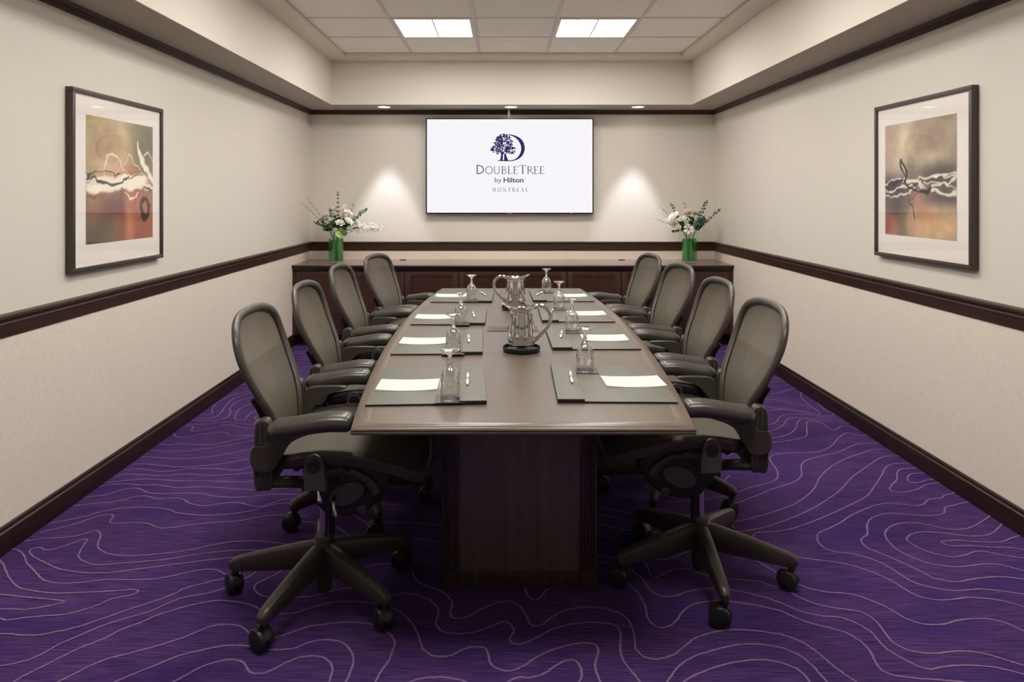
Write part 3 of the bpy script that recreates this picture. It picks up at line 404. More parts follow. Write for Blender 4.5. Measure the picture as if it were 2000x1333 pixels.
def flat(polys, name, m, y=-.0145):
    bmx = bmesh.new()
    for pl in polys:
        vs = [bmx.verts.new((*[px2tv(*p)[0]], y, px2tv(*p)[1])) for p in pl]
        try: bmx.faces.new(vs)
        except ValueError: pass
    bmesh.ops.triangulate(bmx, faces=bmx.faces)
    me = bpy.data.meshes.new(name); bmx.to_mesh(me); bmx.free(); me.materials.append(m)
    o = bpy.data.objects.new(name, me); COL.objects.link(o); o.parent = tv; return o
def K(l): return [(940+a/9.525, 250+b/9.525) for a, b in l]
outer = cr(K([(430, 124), (520, 122), (620, 140), (720, 190), (785, 270), (808, 360), (800, 440), (760, 520), (690, 580), (600, 612), (500, 622)]), 5)
inner = cr(K([(430, 136), (510, 136), (590, 158), (670, 215), (725, 300), (742, 385), (728, 460), (680, 540), (620, 585), (550, 603), (500, 606)]), 5)
polys = [[outer[i], outer[i+1], inner[i+1], inner[i]] for i in range(len(outer)-1)]
polys += [K(p) for p in ([(300, 608), (350, 600), (500, 600), (510, 622), (300, 616)], [(372, 480), (408, 480), (400, 560), (398, 602), (350, 602), (378, 570)], [(425, 480), (452, 480), (450, 540), (465, 580), (500, 603), (425, 603), (432, 560)])]
flat(polys, 'logo_letter', M['navy'])
rl = random.Random(5); lv = []
def leafpoly(x, y, r, a, asp=.55):
    return [(x+math.cos(a)*r*math.cos(t)-math.sin(a)*r*asp*math.sin(t), y+math.sin(a)*r*math.cos(t)+math.cos(a)*r*asp*math.sin(t)) for t in [k*math.pi/4 for k in range(8)]]
while len(lv) < 330:
    x, y = rl.uniform(175, 650), rl.uniform(120, 505)
    ok = ((x-415)/165)**2+((y-300)/185)**2 < 1 or ((x-290)/110)**2+((y-405)/82)**2 < 1 or ((x-545)/100)**2+((y-415)/72)**2 < 1
    if ok: lv.append([K([p])[0] for p in leafpoly(x, y, rl.uniform(12, 24), rl.uniform(0, 3.14))])
flat(lv, 'logo_tree', M['navy'])
# thin serif capitals drawn as strokes: unit height, (width, strokes); stroke = (points, thickness)
T, t_ = .085, .032
def sf(x, y, w=.09): return ([(x-w, y), (x+w, y)], .028)
def arc(cx, cy, rx, ry, a0, a1, n=14): return [(cx+rx*math.cos(R(a0+(a1-a0)*k/n)), cy+ry*math.sin(R(a0+(a1-a0)*k/n))) for k in range(n+1)]
GL = {'D': (.85, [([(.13, 0), (.13, 1)], T), (arc(.2, .5, .55, .485, 90, -90), T), ([(.02, .985), (.22, .985)], .03), ([(.02, .015), (.22, .015)], .03)]),
 'O': (.92, [(arc(.46, .5, .4, .485, 0, 360, 26), .065)]),
 'U': (.86, [([(.13, 1), (.13, .35)]+arc(.41, .32, .28, .31, 180, 360)+[(.69, .35), (.69, 1)], .06), sf(.13, .985), sf(.69, .985)]),
 'B': (.68, [([(.13, 0), (.13, 1)], T), ([(.04, .985), (.26, .985)]+arc(.28, .76, .22, .225, 90, -90), .05), ([(.13, .53), (.3, .53)]+arc(.31, .27, .27, .255, 90, -90)+[(.04, .015)], .055)]),
 'L': (.6, [([(.13, 0), (.13, 1)], T), sf(.13, .985), ([(.04, .015), (.52, .015), (.56, .16)], .04)]),
 'E': (.62, [([(.13, 0), (.13, 1)], T), ([(.04, .985), (.5, .985), (.51, .86)], .04), ([(.13, .52), (.42, .52)], .035), ([(.42, .6), (.42, .44)], .025), ([(.04, .015), (.53, .015), (.57, .16)], .04)]),
 'T': (.74, [([(.37, 0), (.37, .97)], T), ([(.03, .84), (.06, .975), (.68, .975), (.71, .84)], .04), sf(.37, .015)]),
 'R': (.72, [([(.13, 0), (.13, 1)], T), ([(.04, .985), (.3, .985)]+arc(.31, .74, .24, .245, 90, -90)+[(.13, .49)], .055), ([(.34, .49), (.68, .015), (.75, .015)], .07), sf(.13, .015)]),
 'M': (1.0, [([(.16, 0), (.2, 1)], t_), ([(.2, 1), (.5, .1)], .07), ([(.5, .1), (.8, 1)], t_), ([(.8, 1), (.86, 0)], .075), sf(.16, .015), sf(.86, .015)]),
 'N': (.86, [([(.14, 0), (.14, 1)], t_), ([(.14, 1), (.72, 0)], .075), ([(.72, 0), (.72, 1)], t_), sf(.14, .015), sf(.72, .985)]),
 'A': (.84, [([(.12, 0), (.42, 1)], t_), ([(.4, 1), (.74, 0)], .075), ([(.23, .36), (.62, .36)], t_), sf(.12, .015), sf(.74, .015)])}
def strokes_to_polys(strokes, w=1):
    out = []
    for P, th in strokes:
        th *= w
        for i in range(len(P)-1):
            (a, b), (c, d) = P[i], P[i+1]; l = math.hypot(c-a, d-b) or 1; nx, ny = -(d-b)/l*th/2, (c-a)/l*th/2; ex, ey = (c-a)/l*th*.2, (d-b)/l*th*.2
            out.append([(a+nx-ex, b+ny-ey), (c+nx+ex, d+ny+ey), (c-nx+ex, d-ny+ey), (a-nx-ex, b-ny-ey)])
    return out
def word(s_, x0, x1, base_y, big, small, sp=.08, w=1, kx=1):
    """layout in px space between x0 and x1; capitals in s_ marked by leading *"""
    items = []; i = 0; tot = 0
    while i < len(s_):
        b = s_[i] == '*'
        if b: i += 1
        h = big if b else small; items.append((s_[i], h)); tot += (GL[s_[i]][0]+sp)*h; i += 1
    tot -= sp*small; k = (x1-x0)/tot; x = x0; out = []
    for ch, h in items:
        for pl in strokes_to_polys(GL[ch][1], w): out.append([(x+px_*h*k, base_y-py_*h) for px_, py_ in pl])
        x += (GL[ch][0]+sp)*h*k
    return out
flat(word('*DOUBLE*TREE', 929.5, 1064, 339.7, 16.9, 14.3, .06, 1.45), 'logo_lettering', M['sgrey'])
flat(word('MONTREAL', 961, 1031.5, 374.6, 7.4, 7.4, .4, 2.1), 'logo_lettering', M['sgrey2'])
def fonttext(s_, x0, x1, y, cap, m, off=0):
    cu = bpy.data.curves.new('txt', 'FONT'); cu.body = s_; cu.size = 1; cu.offset = off; cu.resolution_u = 3
    to = bpy.data.objects.new('txt', cu); COL.objects.link(to); bpy.context.view_layer.update()
    dg = bpy.context.evaluated_depsgraph_get(); me = bpy.data.meshes.new_from_object(to.evaluated_get(dg))
    bpy.data.objects.remove(to)
    xs_ = [v.co.x for v in me.vertices]; a, b = min(xs_), max(xs_)
    for v in me.vertices:
        px_, py_ = x0+(v.co.x-a)/(b-a)*(x1-x0), y-v.co.y/.72*cap
        X_, Z_ = px2tv(px_, py_); v.co = (X_, -.0145, Z_)
    me.materials.clear(); me.materials.append(m); o = bpy.data.objects.new('logo_lettering', me); COL.objects.link(o); o.parent = tv
fonttext('by', 966.3, 979.5, 356.4, 9.6, M['sdark'], 0)
fonttext('Hilton', 983.5, 1022.5, 356.4, 9.8, M['sdark'], .022)
fonttext('TM', 1023.5, 1027.5, 349.5, 1.8, M['sgrey2'], 0)

# ---------------- framed prints ----------------
def paintgrid(fn, w_, h_, name, parent, n=150):
    m_ = int(n*h_/w_); u = np.linspace(0, 1, n+1); v = np.linspace(0, 1, m_+1); U, V = np.meshgrid(u, v)
    colr = np.clip((fn(U, V)-.5)*1.14+.49, 0, 1); colr = np.where(colr <= .04045, colr/12.92, ((colr+.055)/1.055)**2.4)
    verts = [(w_*(a-.5), 0, h_*(b-.5)) for b in v for a in u]; k = n+1
    faces = [(j*k+i, j*k+i+1, (j+1)*k+i+1, (j+1)*k+i) for j in range(m_) for i in range(n)]
    o = mesh(name, verts, faces, M['print'], parent, False)
    at = o.data.color_attributes.new('ink', 'FLOAT_COLOR', 'POINT')
    flatc = np.concatenate([colr.reshape(-1, 3), np.ones((colr.shape[0]*colr.shape[1], 1))], 1)
    at.data.foreach_set('color', flatc.astype(np.float32).ravel()); return o
def vnoise(U, V, f, seed):
    rs = np.random.RandomState(seed); g = rs.rand(24, 24); x = U*f; y = V*f; i = x.astype(int) % 22; j = y.astype(int) % 22; a = x-np.floor(x); b = y-np.floor(y)
    a = a*a*(3-2*a); b = b*b*(3-2*b); return (g[j, i]*(1-a)+g[j, i+1]*a)*(1-b)+(g[j+1, i]*(1-a)+g[j+1, i+1]*a)*b
def bl(c, U, V, cx, cy, rx, ry, col, k=1, soft=1.0):
    d = ((U-cx)/rx)**2+((V-cy)/ry)**2; a = (np.exp(-d*soft)*k)[..., None]; return c*(1-a)+np.array(col)/255*a
def stroke(c, U, V, pts, wd, col, k=1, taper=True):
    U = U+.045*(vnoise(U, V, 9, 31)-.5)+.03*(vnoise(U, V, 21, 32)-.5); V = V+.045*(vnoise(U, V, 8, 33)-.5)+.035*(vnoise(U, V, 20, 34)-.5)
    P = np.array(cr(pts, 14)); n = len(P); best = np.zeros_like(U)
    for q, p in enumerate(P):
        t = q/n; r = wd*((.35+.65*math.sin(math.pi*min(1, t*1.02))) if taper else 1)
        best = np.maximum(best, np.clip(1.6-np.hypot(U-p[0], (V-p[1])*1.0)/r, 0, 1))
    a = (best*k)[..., None]; return c*(1-a)+np.array(col)/255*a
def art_left(U, V):   # u rises with the viewer's right, v up
    n1 = vnoise(U, V, 5, 1); n2 = vnoise(U, V, 11, 2); n3 = vnoise(U, V, 22, 3)
    c = np.zeros(U.shape+(3,))+np.array((168, 148, 118))/255
    c = bl(c, U, V, .15, .95, .3, .25, (176, 158, 118)); c = bl(c, U, V, .5, .85, .16, .45, (206, 184, 150), .9)
    c = bl(c, U, V, .28, .72, .16, .2, (178, 140, 118), .6); c = bl(c, U, V, 1, .9, .3, .4, (122, 120, 100), 1); c = bl(c, U, V, .85, .7, .18, .2, (130, 122, 98), .8)
    c = bl(c, U, V, .35, .6, .25, .1, (226, 196, 160), .8); c = bl(c, U, V, .62, .57, .12, .08, (196, 128, 100), .6)
    c = bl(c, U, V, .12, .06, .45, .2, (106, 98, 84), 1, .8); c = bl(c, U, V, .3, .28, .35, .13, (112, 78, 76), .9); c = bl(c, U, V, .12, .33, .14, .1, (176, 128, 92), .7)
    c = bl(c, U, V, .85, .1, .35, .32, (158, 96, 82), 1, .8); c = bl(c, U, V, .62, .12, .07, .3, (206, 142, 108), .8); c = bl(c, U, V, .8, .32, .15, .1, (196, 112, 84), .7)
    c = bl(c, U, V, .5, .22, .05, .2, (128, 80, 74), .6)
    c = c*(.93+.1*n2[..., None]+.05*n3[..., None])
    W_ = (244, 234, 214); K_ = (58, 56, 50)
    for k in range(9):
        yy = .45+.012*k; c = stroke(c, U, V, [(-.02, yy-.02+.01*math.sin(k*2)), (.2, yy-.03), (.4, yy-.02), (.55, yy+.01*math.cos(k)), (.75, yy), (1.02, yy-.02+.02*math.sin(k))], .016, W_, .75)
    for cx, cy, rx, ry in ((.72, .5, .17, .065), (.62, .46, .1, .05), (.15, .43, .2, .035), (.82, .52, .1, .06)):
        d = ((U-cx)/rx)**2+((V-cy)/ry)**2; a = (np.clip(1.25-d+.5*(n2-.5), 0, 1)*.9)[..., None]; c = c*(1-a)+np.array(W_)/255*a
    c = stroke(c, U, V, [(.74, .84), (.78, .72), (.88, .62), (.98, .54), (1.01, .5)], .026, W_, .95)
    c = stroke(c, U, V, [(.85, .6), (.82, .72), (.93, .75), (1.0, .68)], .01, W_, .8); c = stroke(c, U, V, [(.23, .5), (.26, .64), (.36, .7), (.5, .62), (.66, .55)], .009, W_, .7)
    c = stroke(c, U, V, [(.5, .63), (.6, .7), (.72, .66), (.84, .56)], .006, W_, .8); c = stroke(c, U, V, [(.56, .42), (.6, .37), (.7, .36), (.76, .4)], .012, W_, .9)
    c = stroke(c, U, V, [(0, .54), (.08, .55), (.12, .57), (.3, .575), (.45, .56)], .006, K_, .8, False); c = stroke(c, U, V, [(.02, .53), (.12, .52), (.17, .49), (.3, .475), (.42, .485), (.55, .5), (.62, .55)], .011, K_, .9)
    c = stroke(c, U, V, [(.55, .52), (.7, .55), (.85, .57)], .006, K_, .7); c = stroke(c, U, V, [(.84, .44), (.9, .46), (.97, .43), (1.0, .45)], .007, K_, .9); c = stroke(c, U, V, [(0, .385), (.1, .39), (.15, .41)], .007, K_, .7)
    c = stroke(c, U, V, [(.66, .42), (.69, .35), (.68, .3)], .004, K_, .8)
    for s_ in (1, .8): c = stroke(c, U, V, [(.86+.065*s_*math.cos(t), .27+.085*s_*math.sin(t)) for t in [k*.55 for k in range(12)]], .012, K_, .9, False)
    return c
def art_right(U, V):
    n1 = vnoise(U, V, 5, 11); n2 = vnoise(U, V, 10, 12); n3 = vnoise(U, V, 22, 13)
    c = np.zeros(U.shape+(3,))+np.array((176, 158, 138))/255
    c = bl(c, U, V, .3, .85, .13, .3, (224, 206, 178), .9); c = bl(c, U, V, .15, .6, .15, .14, (224, 206, 190), .8); c = bl(c, U, V, .75, .8, .3, .25, (156, 138, 118), .9)
    c = bl(c, U, V, .05, .75, .12, .3, (186, 158, 136), .8); c = bl(c, U, V, .4, .62, .08, .07, (142, 126, 104), .9); c = bl(c, U, V, .68, .66, .25, .07, (212, 196, 164), .8)
    c = bl(c, U, V, .85, .5, .35, .13, (84, 78, 72), 1, .9); c = bl(c, U, V, .1, .42, .35, .12, (66, 56, 54), 1); c = bl(c, U, V, .2, .26, .25, .12, (76, 64, 62), .95)
    c = bl(c, U, V, .28, .08, .1, .2, (92, 88, 80), .9); c = bl(c, U, V, .05, .08, .14, .12, (158, 82, 78), .95); c = bl(c, U, V, .85, .33, .35, .08, (70, 60, 58), .95)
    c = bl(c, U, V, .5, .33, .12, .1, (178, 128, 106), .8); c = bl(c, U, V, .72, .1, .35, .16, (206, 172, 136), 1, .8); c = bl(c, U, V, .6, .2, .15, .07, (200, 146, 112), .7); c = bl(c, U, V, .42, .1, .07, .15, (198, 158, 130), .7)
    c = c*(.93+.1*n2[..., None]+.05*n3[..., None]); W_ = (236, 226, 210); K_ = (40, 37, 36)
    for pts, wd in (([(-.02, .41), (.15, .42), (.3, .43), (.42, .46)], .009), ([(-.02, .37), (.2, .355), (.35, .38), (.45, .42)], .009), ([(-.02, .46), (.1, .5), (.25, .5)], .007), ([(.3, .51), (.5, .5), (.7, .52), (.85, .53), (1.02, .55)], .009),
                    ([(.6, .48), (.75, .47), (.88, .45), (1.02, .41)], .006), ([(.68, .42), (.78, .39), (.88, .36), (.96, .375), (1.02, .4)], .014), ([(.66, .44), (.8, .45), (.93, .47), (1.02, .52)], .01), ([(.3, .48), (.45, .49), (.6, .43), (.7, .41)], .012), ([(.4, .5), (.55, .47), (.66, .43)], .006), ([(.72, .52), (.9, .51), (1.02, .53)], .008)):
        c = stroke(c, U, V, pts, wd, W_, .9, False)
    c = stroke(c, U, V, [(.34, .5), (.28, .56), (.25, .63), (.26, .67), (.31, .62), (.335, .55), (.33, .49), (.37, .44), (.46, .4), (.58, .39), (.68, .42)], .013, K_, .95); c = stroke(c, U, V, [(.55, .4), (.63, .41), (.69, .44)], .024, K_, .9)
    c = stroke(c, U, V, [(-.01, .45), (.15, .47), (.3, .485)], .018, K_, .85); c = stroke(c, U, V, [(.36, .46), (.37, .33), (.41, .22), (.435, .16)], .005, K_, .9, False); c = stroke(c, U, V, [(.4, .33), (.5, .38)], .004, K_, .8, False)
    c = stroke(c, U, V, [(.42, .48), (.46, .45), (.5, .46), (.47, .44)], .008, K_, .9); return c
def picture(x, yc, zc, rz, fn, label, w_, h_, aw, ah, az, ax):
    t = empty('framed_print', (x, yc, zc), rz); tag(t, label, 'picture')
    d, f = .034, .021; a, b = w_/2, h_/2
    # local: x along wall (viewer's right), -y towards the room
    for nm, bx in (('frame_rail', (-a, a, -d, 0, b-f, b)), ('frame_rail', (-a, a, -d, 0, -b, -b+f)), ('frame_stile', (-a, -a+f, -d, 0, -b+f, b-f)), ('frame_stile', (a-f, a, -d, 0, -b+f, b-f))):
        MB().box(*bx, .0015).obj(nm, M['fram'], t)
    MB().box(-a+f-.002, a-f+.002, -.022, -.006, -b+f-.002, b-f+.002).obj('mat_board', M['mat'], t, False)
    p = paintgrid(fn, aw, ah, 'art_print', t); p.location = (ax, -.0232, az)
    g = MB().box(-a+f, a-f, -.0275, -.0262, -b+f, b-f).obj('glazing', M['sheet'], t, False)
picture(XL, 3.513, 1.482, R(90), art_left, 'abstract print in warm browns with white splashes, dark frame on the left wall', .828, .849, .612, .612, .005, .008)
picture(XR, 3.528, 1.494, R(-90), art_right, 'abstract print in beige and black with curling black line, dark frame on the right wall', .818, .845, .604, .604, .005, -.012)
# ================= office chair (local: faces +x, origin on the floor under the column) =================
HALF = [(0, .452), (.10, .455), (.136, .475), (.147, .52), (.152, .58), (.168, .65), (.197, .715), (.226, .78), (.245, .845), (.252, .895), (.245, .938), (.222, .970), (.178, .991), (.105, 1.003), (0, 1.006)]
PROF = [(.44, -.122), (.5, -.110), (.55, -.101), (.6, -.098), (.66, -.107), (.72, -.129), (.78, -.161), (.86, -.199), (.93, -.222), (1.04, -.238)]
PR = cr(PROF, 6)
HS = cr(HALF, 5)
def bx(y, z): return float(np.interp(z, [p[0] for p in PR], [p[1] for p in PR]))-.035*(1-(y/.25)**2)
def half_w(z, zs=[p[1] for p in HS], ys=[p[0] for p in HS]): return float(np.interp(z, zs, ys))
def make_chair():
    t = empty('office_chair')
    # woven back
    zs = [.462+.535*(1-math.cos(math.pi*k/26))/2 for k in range(27)]; NU = 14; v = []; f = []
    for z in zs:
        a = half_w(z)-.004
        for k in range(NU+1):
            y = a*(2*k/NU-1); v.append((bx(y, z), y, z))
    for j in range(len(zs)-1):
        for i in range(NU): q = j*(NU+1)+i; f.append((q, q+1, q+NU+2, q+NU+1))
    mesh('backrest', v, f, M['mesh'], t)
    loop = [(bx(y, z)+.002, y, z) for y, z in HS]+[(bx(y, z)+.002, -y, z) for y, z in HS[-2:0:-1]]
    MB().tube(loop, .0135, 10, closed=True, sq=(1.2, .9), up=(1, 0, 0)).obj('back_frame', M['frame'], t)
    # rear support arms rising behind the frame
    for s in (-1, 1):
        P = cr([(-.155, s*.165, .49), (-.15, s*.155, .56), (-.15, s*.16, .64), (-.17, s*.18, .71), (-.19, s*.198, .755)], 5)
        MB().tube(P, [.016-.009*(i/(len(P)-1)) for i in range(len(P))], 8, sq=(1.2, .9), up=(1, 0, 0)).obj('back_upright', M['dark'], t)
    MB().tube([(a, b*.93, (z-.73)*.955+.73) for a, b, z in loop], .003, 6, closed=True, up=(1, 0, 0)).obj('back_piping', M['dark'], t)
    lb = MB(); lb.loft([[(bx(y, z)-d, y, z) for z, d in ((.60, .012), (.612, .022), (.73, .024), (.745, .012))] for y in np.linspace(-.165, .165, 9)]).obj('lumbar_pad', M['dark'], t)
    # seat
    def sz(x): return float(np.interp(x, [-.13, -.08, -.02, .05, .13, .2, .27, .33, .38], [.556, .574, .588, .594, .588, .572, .548, .518, .492]))
    so = cr([(-.125, 0), (-.122, .12), (-.1, .2), (-.045, .24), (.08, .25), (.22, .246), (.32, .225), (.37, .16), (.38, 0), (.37, -.16), (.32, -.225), (.22, -.246), (.08, -.25), (-.045, -.24), (-.1, -.2), (-.122, -.12)], 4, True)
    def sw(x):
        xs_ = sorted([p for p in so if p[1] >= -1e-6], key=lambda p: p[0]); return float(np.interp(x, [p[0] for p in xs_], [p[1] for p in xs_]))
    v = []; f = []; X = [-.123+.501*(1-math.cos(math.pi*k/18))/2 for k in range(19)]
    for x in X:
        a = sw(x)-.006
        for k in range(NU+1):
            u = 2*k/NU-1; v.append((x, a*u, sz(x)-.018*(1-u*u)*min(1, (x+.125)*12)))
    for j in range(18):
        for i in range(NU): q = j*(NU+1)+i; f.append((q, q+1, q+NU+2, q+NU+1))
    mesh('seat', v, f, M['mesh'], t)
    fr = MB(); rings = []
    n = len(so)
    for i, p in enumerate(so):
        a, b = so[i-1], so[(i+1) % n]; dx, dy = b[0]-a[0], b[1]-a[1]; l = math.hypot(dx, dy); nx, ny = -dy/l, dx/l
        z = sz(p[0]); q = lambda o_, h: (p[0]+nx*o_, p[1]+ny*o_, z+h)
        rings.append([q(.009, .003), q(.012, -.005), q(.006, -.024), q(-.002, -.036), q(-.010, -.03), q(-.010, -.006), q(-.009, .006), q(.0, .009)])
    fr.loft(rings, False, True).obj('seat_frame', M['frame'], t)
    un = MB()
    for s in (-1, 1):
        un.tube(cr([(-.09, s*.17, .53), (-.03, s*.19, .538), (.05, s*.195, .54), (.15, s*.19, .532), (.26, s*.17, .505), (.33, s*.13, .485)], 4), .016, 8, sq=(1, .9))
    for xx in (-.05, .1, .22): un.tube([(xx, -.19, .528), (xx+.01, 0, .518), (xx, .19, .528)], .013, 8)
    un.obj('seat_carrier', M['dark'], t)
    # arms: base yoke, posts, brackets, pads
    yo = MB()
    P = cr([(.06, .10, .45), (.0, .16, .468), (-.06, .205, .488), (-.12, .225, .497), (-.15, .225, .499)], 5)
    for s in (-1, 1):
        yo.tube([(p[0], p[1]*s, p[2]) for p in P], [.021]*len(P), 10, sq=(1, .85))
    yo.tube(cr([(-.145, .22, .498), (-.163, .14, .5), (-.168, 0, .5), (-.163, -.14, .5), (-.145, -.22, .498)], 5), .017, 10, sq=(1, 1.1))
    yo.obj('yoke', M['frame'], t)
    for s in (-1, 1):
        ar = empty('armrest', (0, 0, 0)); ar.parent = t
        pd = MB(); P = cr([(-.118, .684), (-.1, .684), (-.04, .689), (.04, .7), (.09, .703), (.15, .700)], 5); rr = []
        for i, (x, z) in enumerate(P):
            e = min(1, ((x+.122)/.03))**.5 if x < -.092 else (min(1, (.153-x)/.018)**.5 if x > .135 else 1); e = max(e, .12)
            rr.append([(x+.118, s*.27+math.copysign(abs(math.cos(a))**.8, math.cos(a))*.046*e, z+math.copysign(abs(math.sin(a))**.85, math.sin(a))*(.027 if math.sin(a) > 0 else .031)*e) for a in [2*math.pi*k/18 for k in range(18)]])
        pd.loft(rr).obj('arm_pad', M['pad'], ar, loc=(-.118, 0, 0))
        po = MB().prism(cr([(-.166, .485), (-.14, .481), (-.114, .487), (-.113, .56), (-.116, .66), (-.122, .697), (-.138, .706), (-.158, .70), (-.168, .68), (-.171, .56)], 3, True), 'y', s*.235-.018, s*.235+.018, .005)
        po.obj('arm_post', M['frame'], ar)
        gr = MB()
        for k in range(3): gr.box(-.160+.016*k, -.155+.016*k, s*.235-.0195, s*.235+.0195, .525, .692, .001)
        gr.obj('post_slots', M['dark'], ar)
        br = MB(); br.prism(cr([(-.181, .60), (-.179, .57), (-.165, .546), (-.14, .538), (-.115, .542), (-.094, .565), (-.076, .60), (-.052, .632), (-.015, .652), (.04, .668), (.04, .68), (-.05, .682), (-.095, .676), (-.112, .652), (-.128, .63), (-.15, .622), (-.172, .622)], 3, True), 'y', s*.236-.024, s*.236+.024, .0055)
        br.obj('arm_bracket', M['frame'], ar)
        MB().lathe([(.0005, .004), (.016, .004), (.02, 0)], 14).obj('clamp_cap', M['dark'], ar, loc=(-.146, s*.235, .631))
        # seat pivot plates
        pv = MB().prism([(.035*math.cos(a)*.86+.02, .565+.031*math.sin(a)) for a in [R(k) for k in range(0, 181, 20)]]+[(-.012, .5), (-.01, .482), (.056, .478), (.058, .5)], 'y', s*.235, s*.267, .003)
        o = pv.obj('seat_pivot', M['cover'], t)
        MB().lathe([(.022, 0), (.022, .002), (.018, .0035), (.017, .001), (.009, .001), (.008, .004), (.0005, .004)], 20).xf(Matrix.Rotation(R(-90)*s, 4, 'X')).obj('pivot_bolt', M['dark'], o, loc=(.02, s*.267, .56))
    # tilt mechanism
    tm = MB().prism([(-.045, .462), (-.01, .5), (.06, .53), (.17, .525), (.225, .49), (.238, .44), (.215, .385), (.16, .34), (.09, .326), (.03, .335), (-.02, .39)], 'y', -.115, .115, .008)
    tm_o = tm.obj('tilt_mechanism', M['dark'], t)
    for s in (-1, 1):
        MB().prism([(.1+.062*math.cos(a)*math.cos(.35)-.036*math.sin(a)*math.sin(.35), .408+.062*math.cos(a)*math.sin(.35)+.036*math.sin(a)*math.cos(.35)) for a in [2*math.pi*k/22 for k in range(22)]], 'y', s*.112, s*.122, .002).obj('side_cover', M['cover'], tm_o)
        MB().tube(cr([(-.03, s*.118, .455), (.04, s*.125, .478), (.11, s*.127, .483), (.17, s*.125, .455), (.195, s*.12, .41)], 5), [.013]*16+[.017]*5, 8).obj('side_link', M['frame'], tm_o)
        MB().lathe([(.015, 0), (.015, .008), (.009, .01), (.008, .007), (.0005, .007)], 16).xf(Matrix.Rotation(R(-90)*s, 4, 'X')).obj('pivot_cap', M['cover'], tm_o, loc=(.15, s*.112, .352))
    rb = MB()
    for k in range(4):
        x = .2+.012*k; rb.tube(cr([(x-.03, -.1, .5-.004*k), (x+.012, -.09, .45), (x-.004, -.05, .395+.005*k), (x-.01, .05, .395+.005*k), (x+.012, .09, .45), (x-.03, .1, .5-.004*k)], 4), .0045, 6)
    rb.obj('bellows', M['dark'], tm_o)
    for (x, y, z, x2, z2) in ((.03, -.25, .482, .038, .45), (.06, -.16, .40, .07, .362)):
        MB().tube([(x, y, z), ((x+x2)/2, y-.004, (z+z2)/2), (x2, y-.01, z2), (x2+.003, y-.012, z2-.008)], [.005, .005, .0085, .005], 8).obj('chrome_lever', M['chrome'], tm_o)
    MB().tube([(.03, -.25, .482), (.045, -.2, .475), (.05, -.12, .46)], .005, 6).obj('lever_rod', M['dark'], tm_o)
    MB().tube([(.06, -.16, .40), (.06, -.11, .40)], .006, 6).obj('lever_rod', M['dark'], tm_o)
    # gas lift and five-star base
    gl = MB().lathe([(.0135, .2), (.0135, .335), (.0005, .336)], 20).obj('gas_lift', M['chrome'], t)
    MB().tube([(.026, .012, .21), (.026, .012, .335)], .011, 10).obj('lift_hose', M['black'], gl)
    bs = MB().lathe([(.0005, .218), (.026, .218), (.03, .212), (.03, .2), (.036, .197), (.038, .185), (.042, .15), (.044, .12), (.034, .1), (.03, .03), (.026, .022), (.0005, .022)], 24).obj('base', M['frame'], t)
    for k in range(5):
        a = R(72*k); Mz = Matrix.Rotation(a, 4, 'Z'); rings = []
        for (r_, zt, zb, hw) in ((.02, .196, .105, .026), (.06, .190, .1, .026), (.12, .178, .095, .0245), (.2, .160, .090, .022), (.27, .143, .086, .0195), (.305, .134, .084, .0185), (.325, .126, .086, .017), (.336, .113, .094, .011)):
            m_ = (zt+zb)/2; h = (zt-zb)/2
            rings.append([(r_, hw*cc, m_+h*ss) for cc, ss in ((.35, 1), (.8, .86), (1, .5), (.95, -.3), (.7, -.95), (0, -1), (-.7, -.95), (-.95, -.3), (-1, .5), (-.8, .86), (-.35, 1))])
        MB().loft(rings).xf(Mz).obj('leg', M['frame'], bs)
        cs = MB(); sw_ = R(rl_c.uniform(0, 360)); off = .014
        Mc = Matrix.Translation((math.cos(a)*.315, math.sin(a)*.315, 0)) @ Matrix.Rotation(sw_, 4, 'Z')
        for s in (-1, 1):
            w_ = MB().lathe([(.0005, -.0125), (.024, -.0125), (.0335, -.0115), (.036, -.008), (.036, .004), (.032, .0105), (.022, .0135), (.0005, .0145)], 22).xf(Matrix.Translation((off, s*.0135, .036)) @ Matrix.Rotation(R(-90)*s, 4, 'X') @ Matrix.Rotation(R(180), 4, 'X') if False else Matrix.Translation((off, s*.0135, .036)) @ Matrix.Rotation(R(-90)*s, 4, 'X'))
            cs.add(w_.v, w_.f)
        cs.lathe([(.0085, .045), (.0085, .07), (.013, .074), (.013, .088), (.0005, .09)], 12)
        hd = [(off+.0385*math.cos(R(g)), .036+.0385*math.sin(R(g))) for g in range(20, 171, 15)]; hi = [(off+.033*math.cos(R(g)), .0355+.033*math.sin(R(g))) for g in range(170, 19, -15)]
        cs.prism(hd+hi, 'y', -.011, .011)
        cs.xf(Mc).obj('caster', M['tyre'], bs)
    bs.rotation_euler = (0, 0, 0)
    return t
rl_c = random.Random(11)
# ---------------- conference table ----------------
tb = empty('conference_table', (.06, 0, 0)); tag(tb, 'long boat-shaped brown wooden conference table on box pedestals in the room middle', 'table')
TY0, TY1 = 1.986, 4.988
def tw(y, inset=0):
    t_ = (y-TY0)/(TY1-TY0); return .502+.090*(1-(2*t_-1)**2)-inset + .008*t_
def outline(inset, z, n=26):
    ys = [TY0+inset+(TY1-TY0-2*inset)*k/n for k in range(n+1)]
    return [(-tw(y, inset), y, z) for y in ys]+[(tw(y, inset), y, z) for y in reversed(ys)]
edge = MB(); prof = [(.052, TZ-.0005), (.05, TZ), (.013, TZ), (.0115, TZ-.001), (.0105, TZ-.0025), (.007, TZ-.003), (.003, TZ-.0055), (.0005, TZ-.0095), (.0008, TZ-.0115), (.003, TZ-.0125), (.003, TZ-.014), (.001, TZ-.0155), (.0012, TZ-.021), (.005, TZ-.0245), (.012, TZ-.0255), (.105, TZ-.026)]
